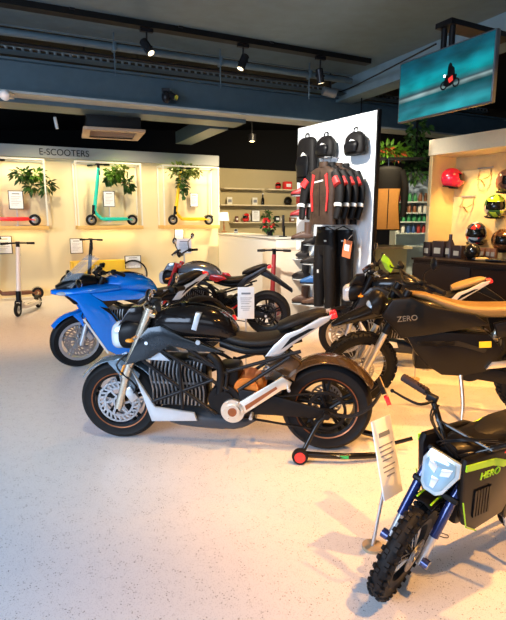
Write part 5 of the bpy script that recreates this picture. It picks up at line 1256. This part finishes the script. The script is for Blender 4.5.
    for s_ in (1, -1): mm.tube([(bx-.0, s_*.03, .66), (bx-.1, s_*.07, .68), (bx-.5, s_*.07, .62), (bx-.75, s_*.06, .70)], .012, 8); mm.tube([(bx-.4, s_*.08, .32), (bx-.45, s_*.07, .62)], .012, 8, 1)
    mm.build('frame', FRM, t)
    mm = MB(); mm.tube([(bx-.38, .09, .28), (bx-.42, .2, .02)], .01, 8, 1); mm.build('kickstand', SIL, t)
    return t
ct = gp(397, 597)
mini_bike('small black and lime green electric dirt bike in the front right corner', ct+Vector((.0, .04, 0)), math.atan2(-math.sin(R(30)), -math.cos(R(30))), -R(9), R(19))
# ---------------------------------------------------------------- rear stand under the grey motorcycle
d = (B1f-B1r).normalized(); rz = math.atan2(d.y, d.x)
t = thing('paddock_stand', 'black rear paddock stand with red wheels under the grey motorcycle', 'stand', B1r, rz)
mm = MB()
for s_ in (1, -1):
    mm.tube([(.0, s_*.19, .315), (.055, s_*.21, .27), (.16, s_*.25, .06)], .015, 10, 1)
    mm.tube([(.16, s_*.25, .06), (-.12, s_*.24, .055), (-.36, s_*.16, .04)], .021, 10, 2)
mm.tube([(-.36, -.16, .04), (-.44, 0, .035), (-.36, .16, .04)], .016, 10, 3)
mm.tube([(-.43, .0, .04), (-.60, 0, .10)], .014, 10, 1)
mm.build('tube_frame', GLB, t)
mm = MB(); mm.disc((.0, .19, .312), .022, .05, 'Y', 20); mm.build('support_pad', BLK, t)
for s_ in (1, -1):
    mm = MB(); mm.lathe([(.022, -.02), (.05, -.022), (.055, 0), (.05, .022), (.022, .02)], (.17, s_*.275, .055), 'Y', 32); w_ = mm.build('wheel', RUB, t)
    mm = MB(); mm.disc((.17, s_*.275, .055), .036, .05, 'Y', 24); mm.build('hub', RED, w_)
mm = MB()
for k, (c_, m_) in enumerate(((-.04, mat('sticker_red', (.6, .02, .02), .4)), (-.10, WHT), (-.16, mat('sticker_green', (.02, .4, .12), .4)))):
    MB().box((c_+.04, .258, .058), (.055, .006, .018)).build('sticker', m_, t)
# ---------------------------------------------------------------- price signs on stands
def sign_stand(label, c, card_c, w, h, face, tilt=0, base_at=None):
    t = thing('price_sign', label, 'sign', (c.x, c.y, 0), face, None)
    q = card_c-Vector((c.x, c.y, 0)); q = Matrix.Rotation(-face, 3, 'Z') @ q
    RM = (tilt, 0, 0)
    MB().box(q, (w, .008, h), RM, .003).build('sign_card', CARD, t)
    mm = MB(); f = Matrix.Translation(q) @ Euler(RM).to_matrix().to_4x4()
    mm.box((0, -.006, h*.30), (w*.55, .002, h*.055))
    for i, (ww, zz) in enumerate(((.7, .16), (.6, .10), (.66, .04), (.5, -.02), (.62, -.1), (.55, -.16), (.4, -.22))): mm.box((-w*.04*(i % 2), -.0055, h*zz), (w*ww, .0015, h*.014))
    mm.xf(f); mm.build('printed_text', PRN, t)
    mm = MB(); mm.tube([q+Vector((0, .01, -h*.48)), Vector((0, 0.01, .01))], .009, 10, 1); mm.build('post', SIL, t)
    mm = MB(); mm.disc((0, 0.01, .008), .05, .016, 'Z', 32); mm.build('base', mat('base_tan', (.45, .33, .2), .5), t)
    return t
c = gp(374, 549); top = at(387, 457, c.y+.03)
sign_stand('white price sign on a slim metal stand beside the small dirt bike', c, top, .15, .38, R(40), -.25)
c = at(246, 303, 4.9); 
sign_stand('blue-tinted white price sign standing behind the grey motorcycle seat', Vector((c.x, c.y, 0)), Vector((c.x, c.y, c.z)), .165, .32, .05)
c = gp(415, 380)
sign_stand('slim price stand half hidden behind the black trail motorcycle', c, Vector((c.x, c.y+.01, .62)), .15, .2, .1)
c = at(184, 247, 7.5)
sign_stand('white price sign beside the red forked motorcycle handlebar', Vector((c.x, c.y, 0)), Vector((c.x, c.y, at(184, 246, 7.5).z)), .22, .22, 0.1)
# metal ring lying on the floor by the dirt bike
o = MB().tube([(-.035, 0, 0), (-.03, .014, 0), (.03, .014, 0), (.04, 0, 0), (.03, -.014, 0), (-.03, -.014, 0), (-.035, -.002, 0)], .002, 6).build('floor_ring', FRM); o.location = gp(440, 535)+Vector((0, 0, .003)); o.rotation_euler = (0, 0, -.5)
tag(o, 'small oval metal floor ring set in the terrazzo by the dirt bike', 'ring')
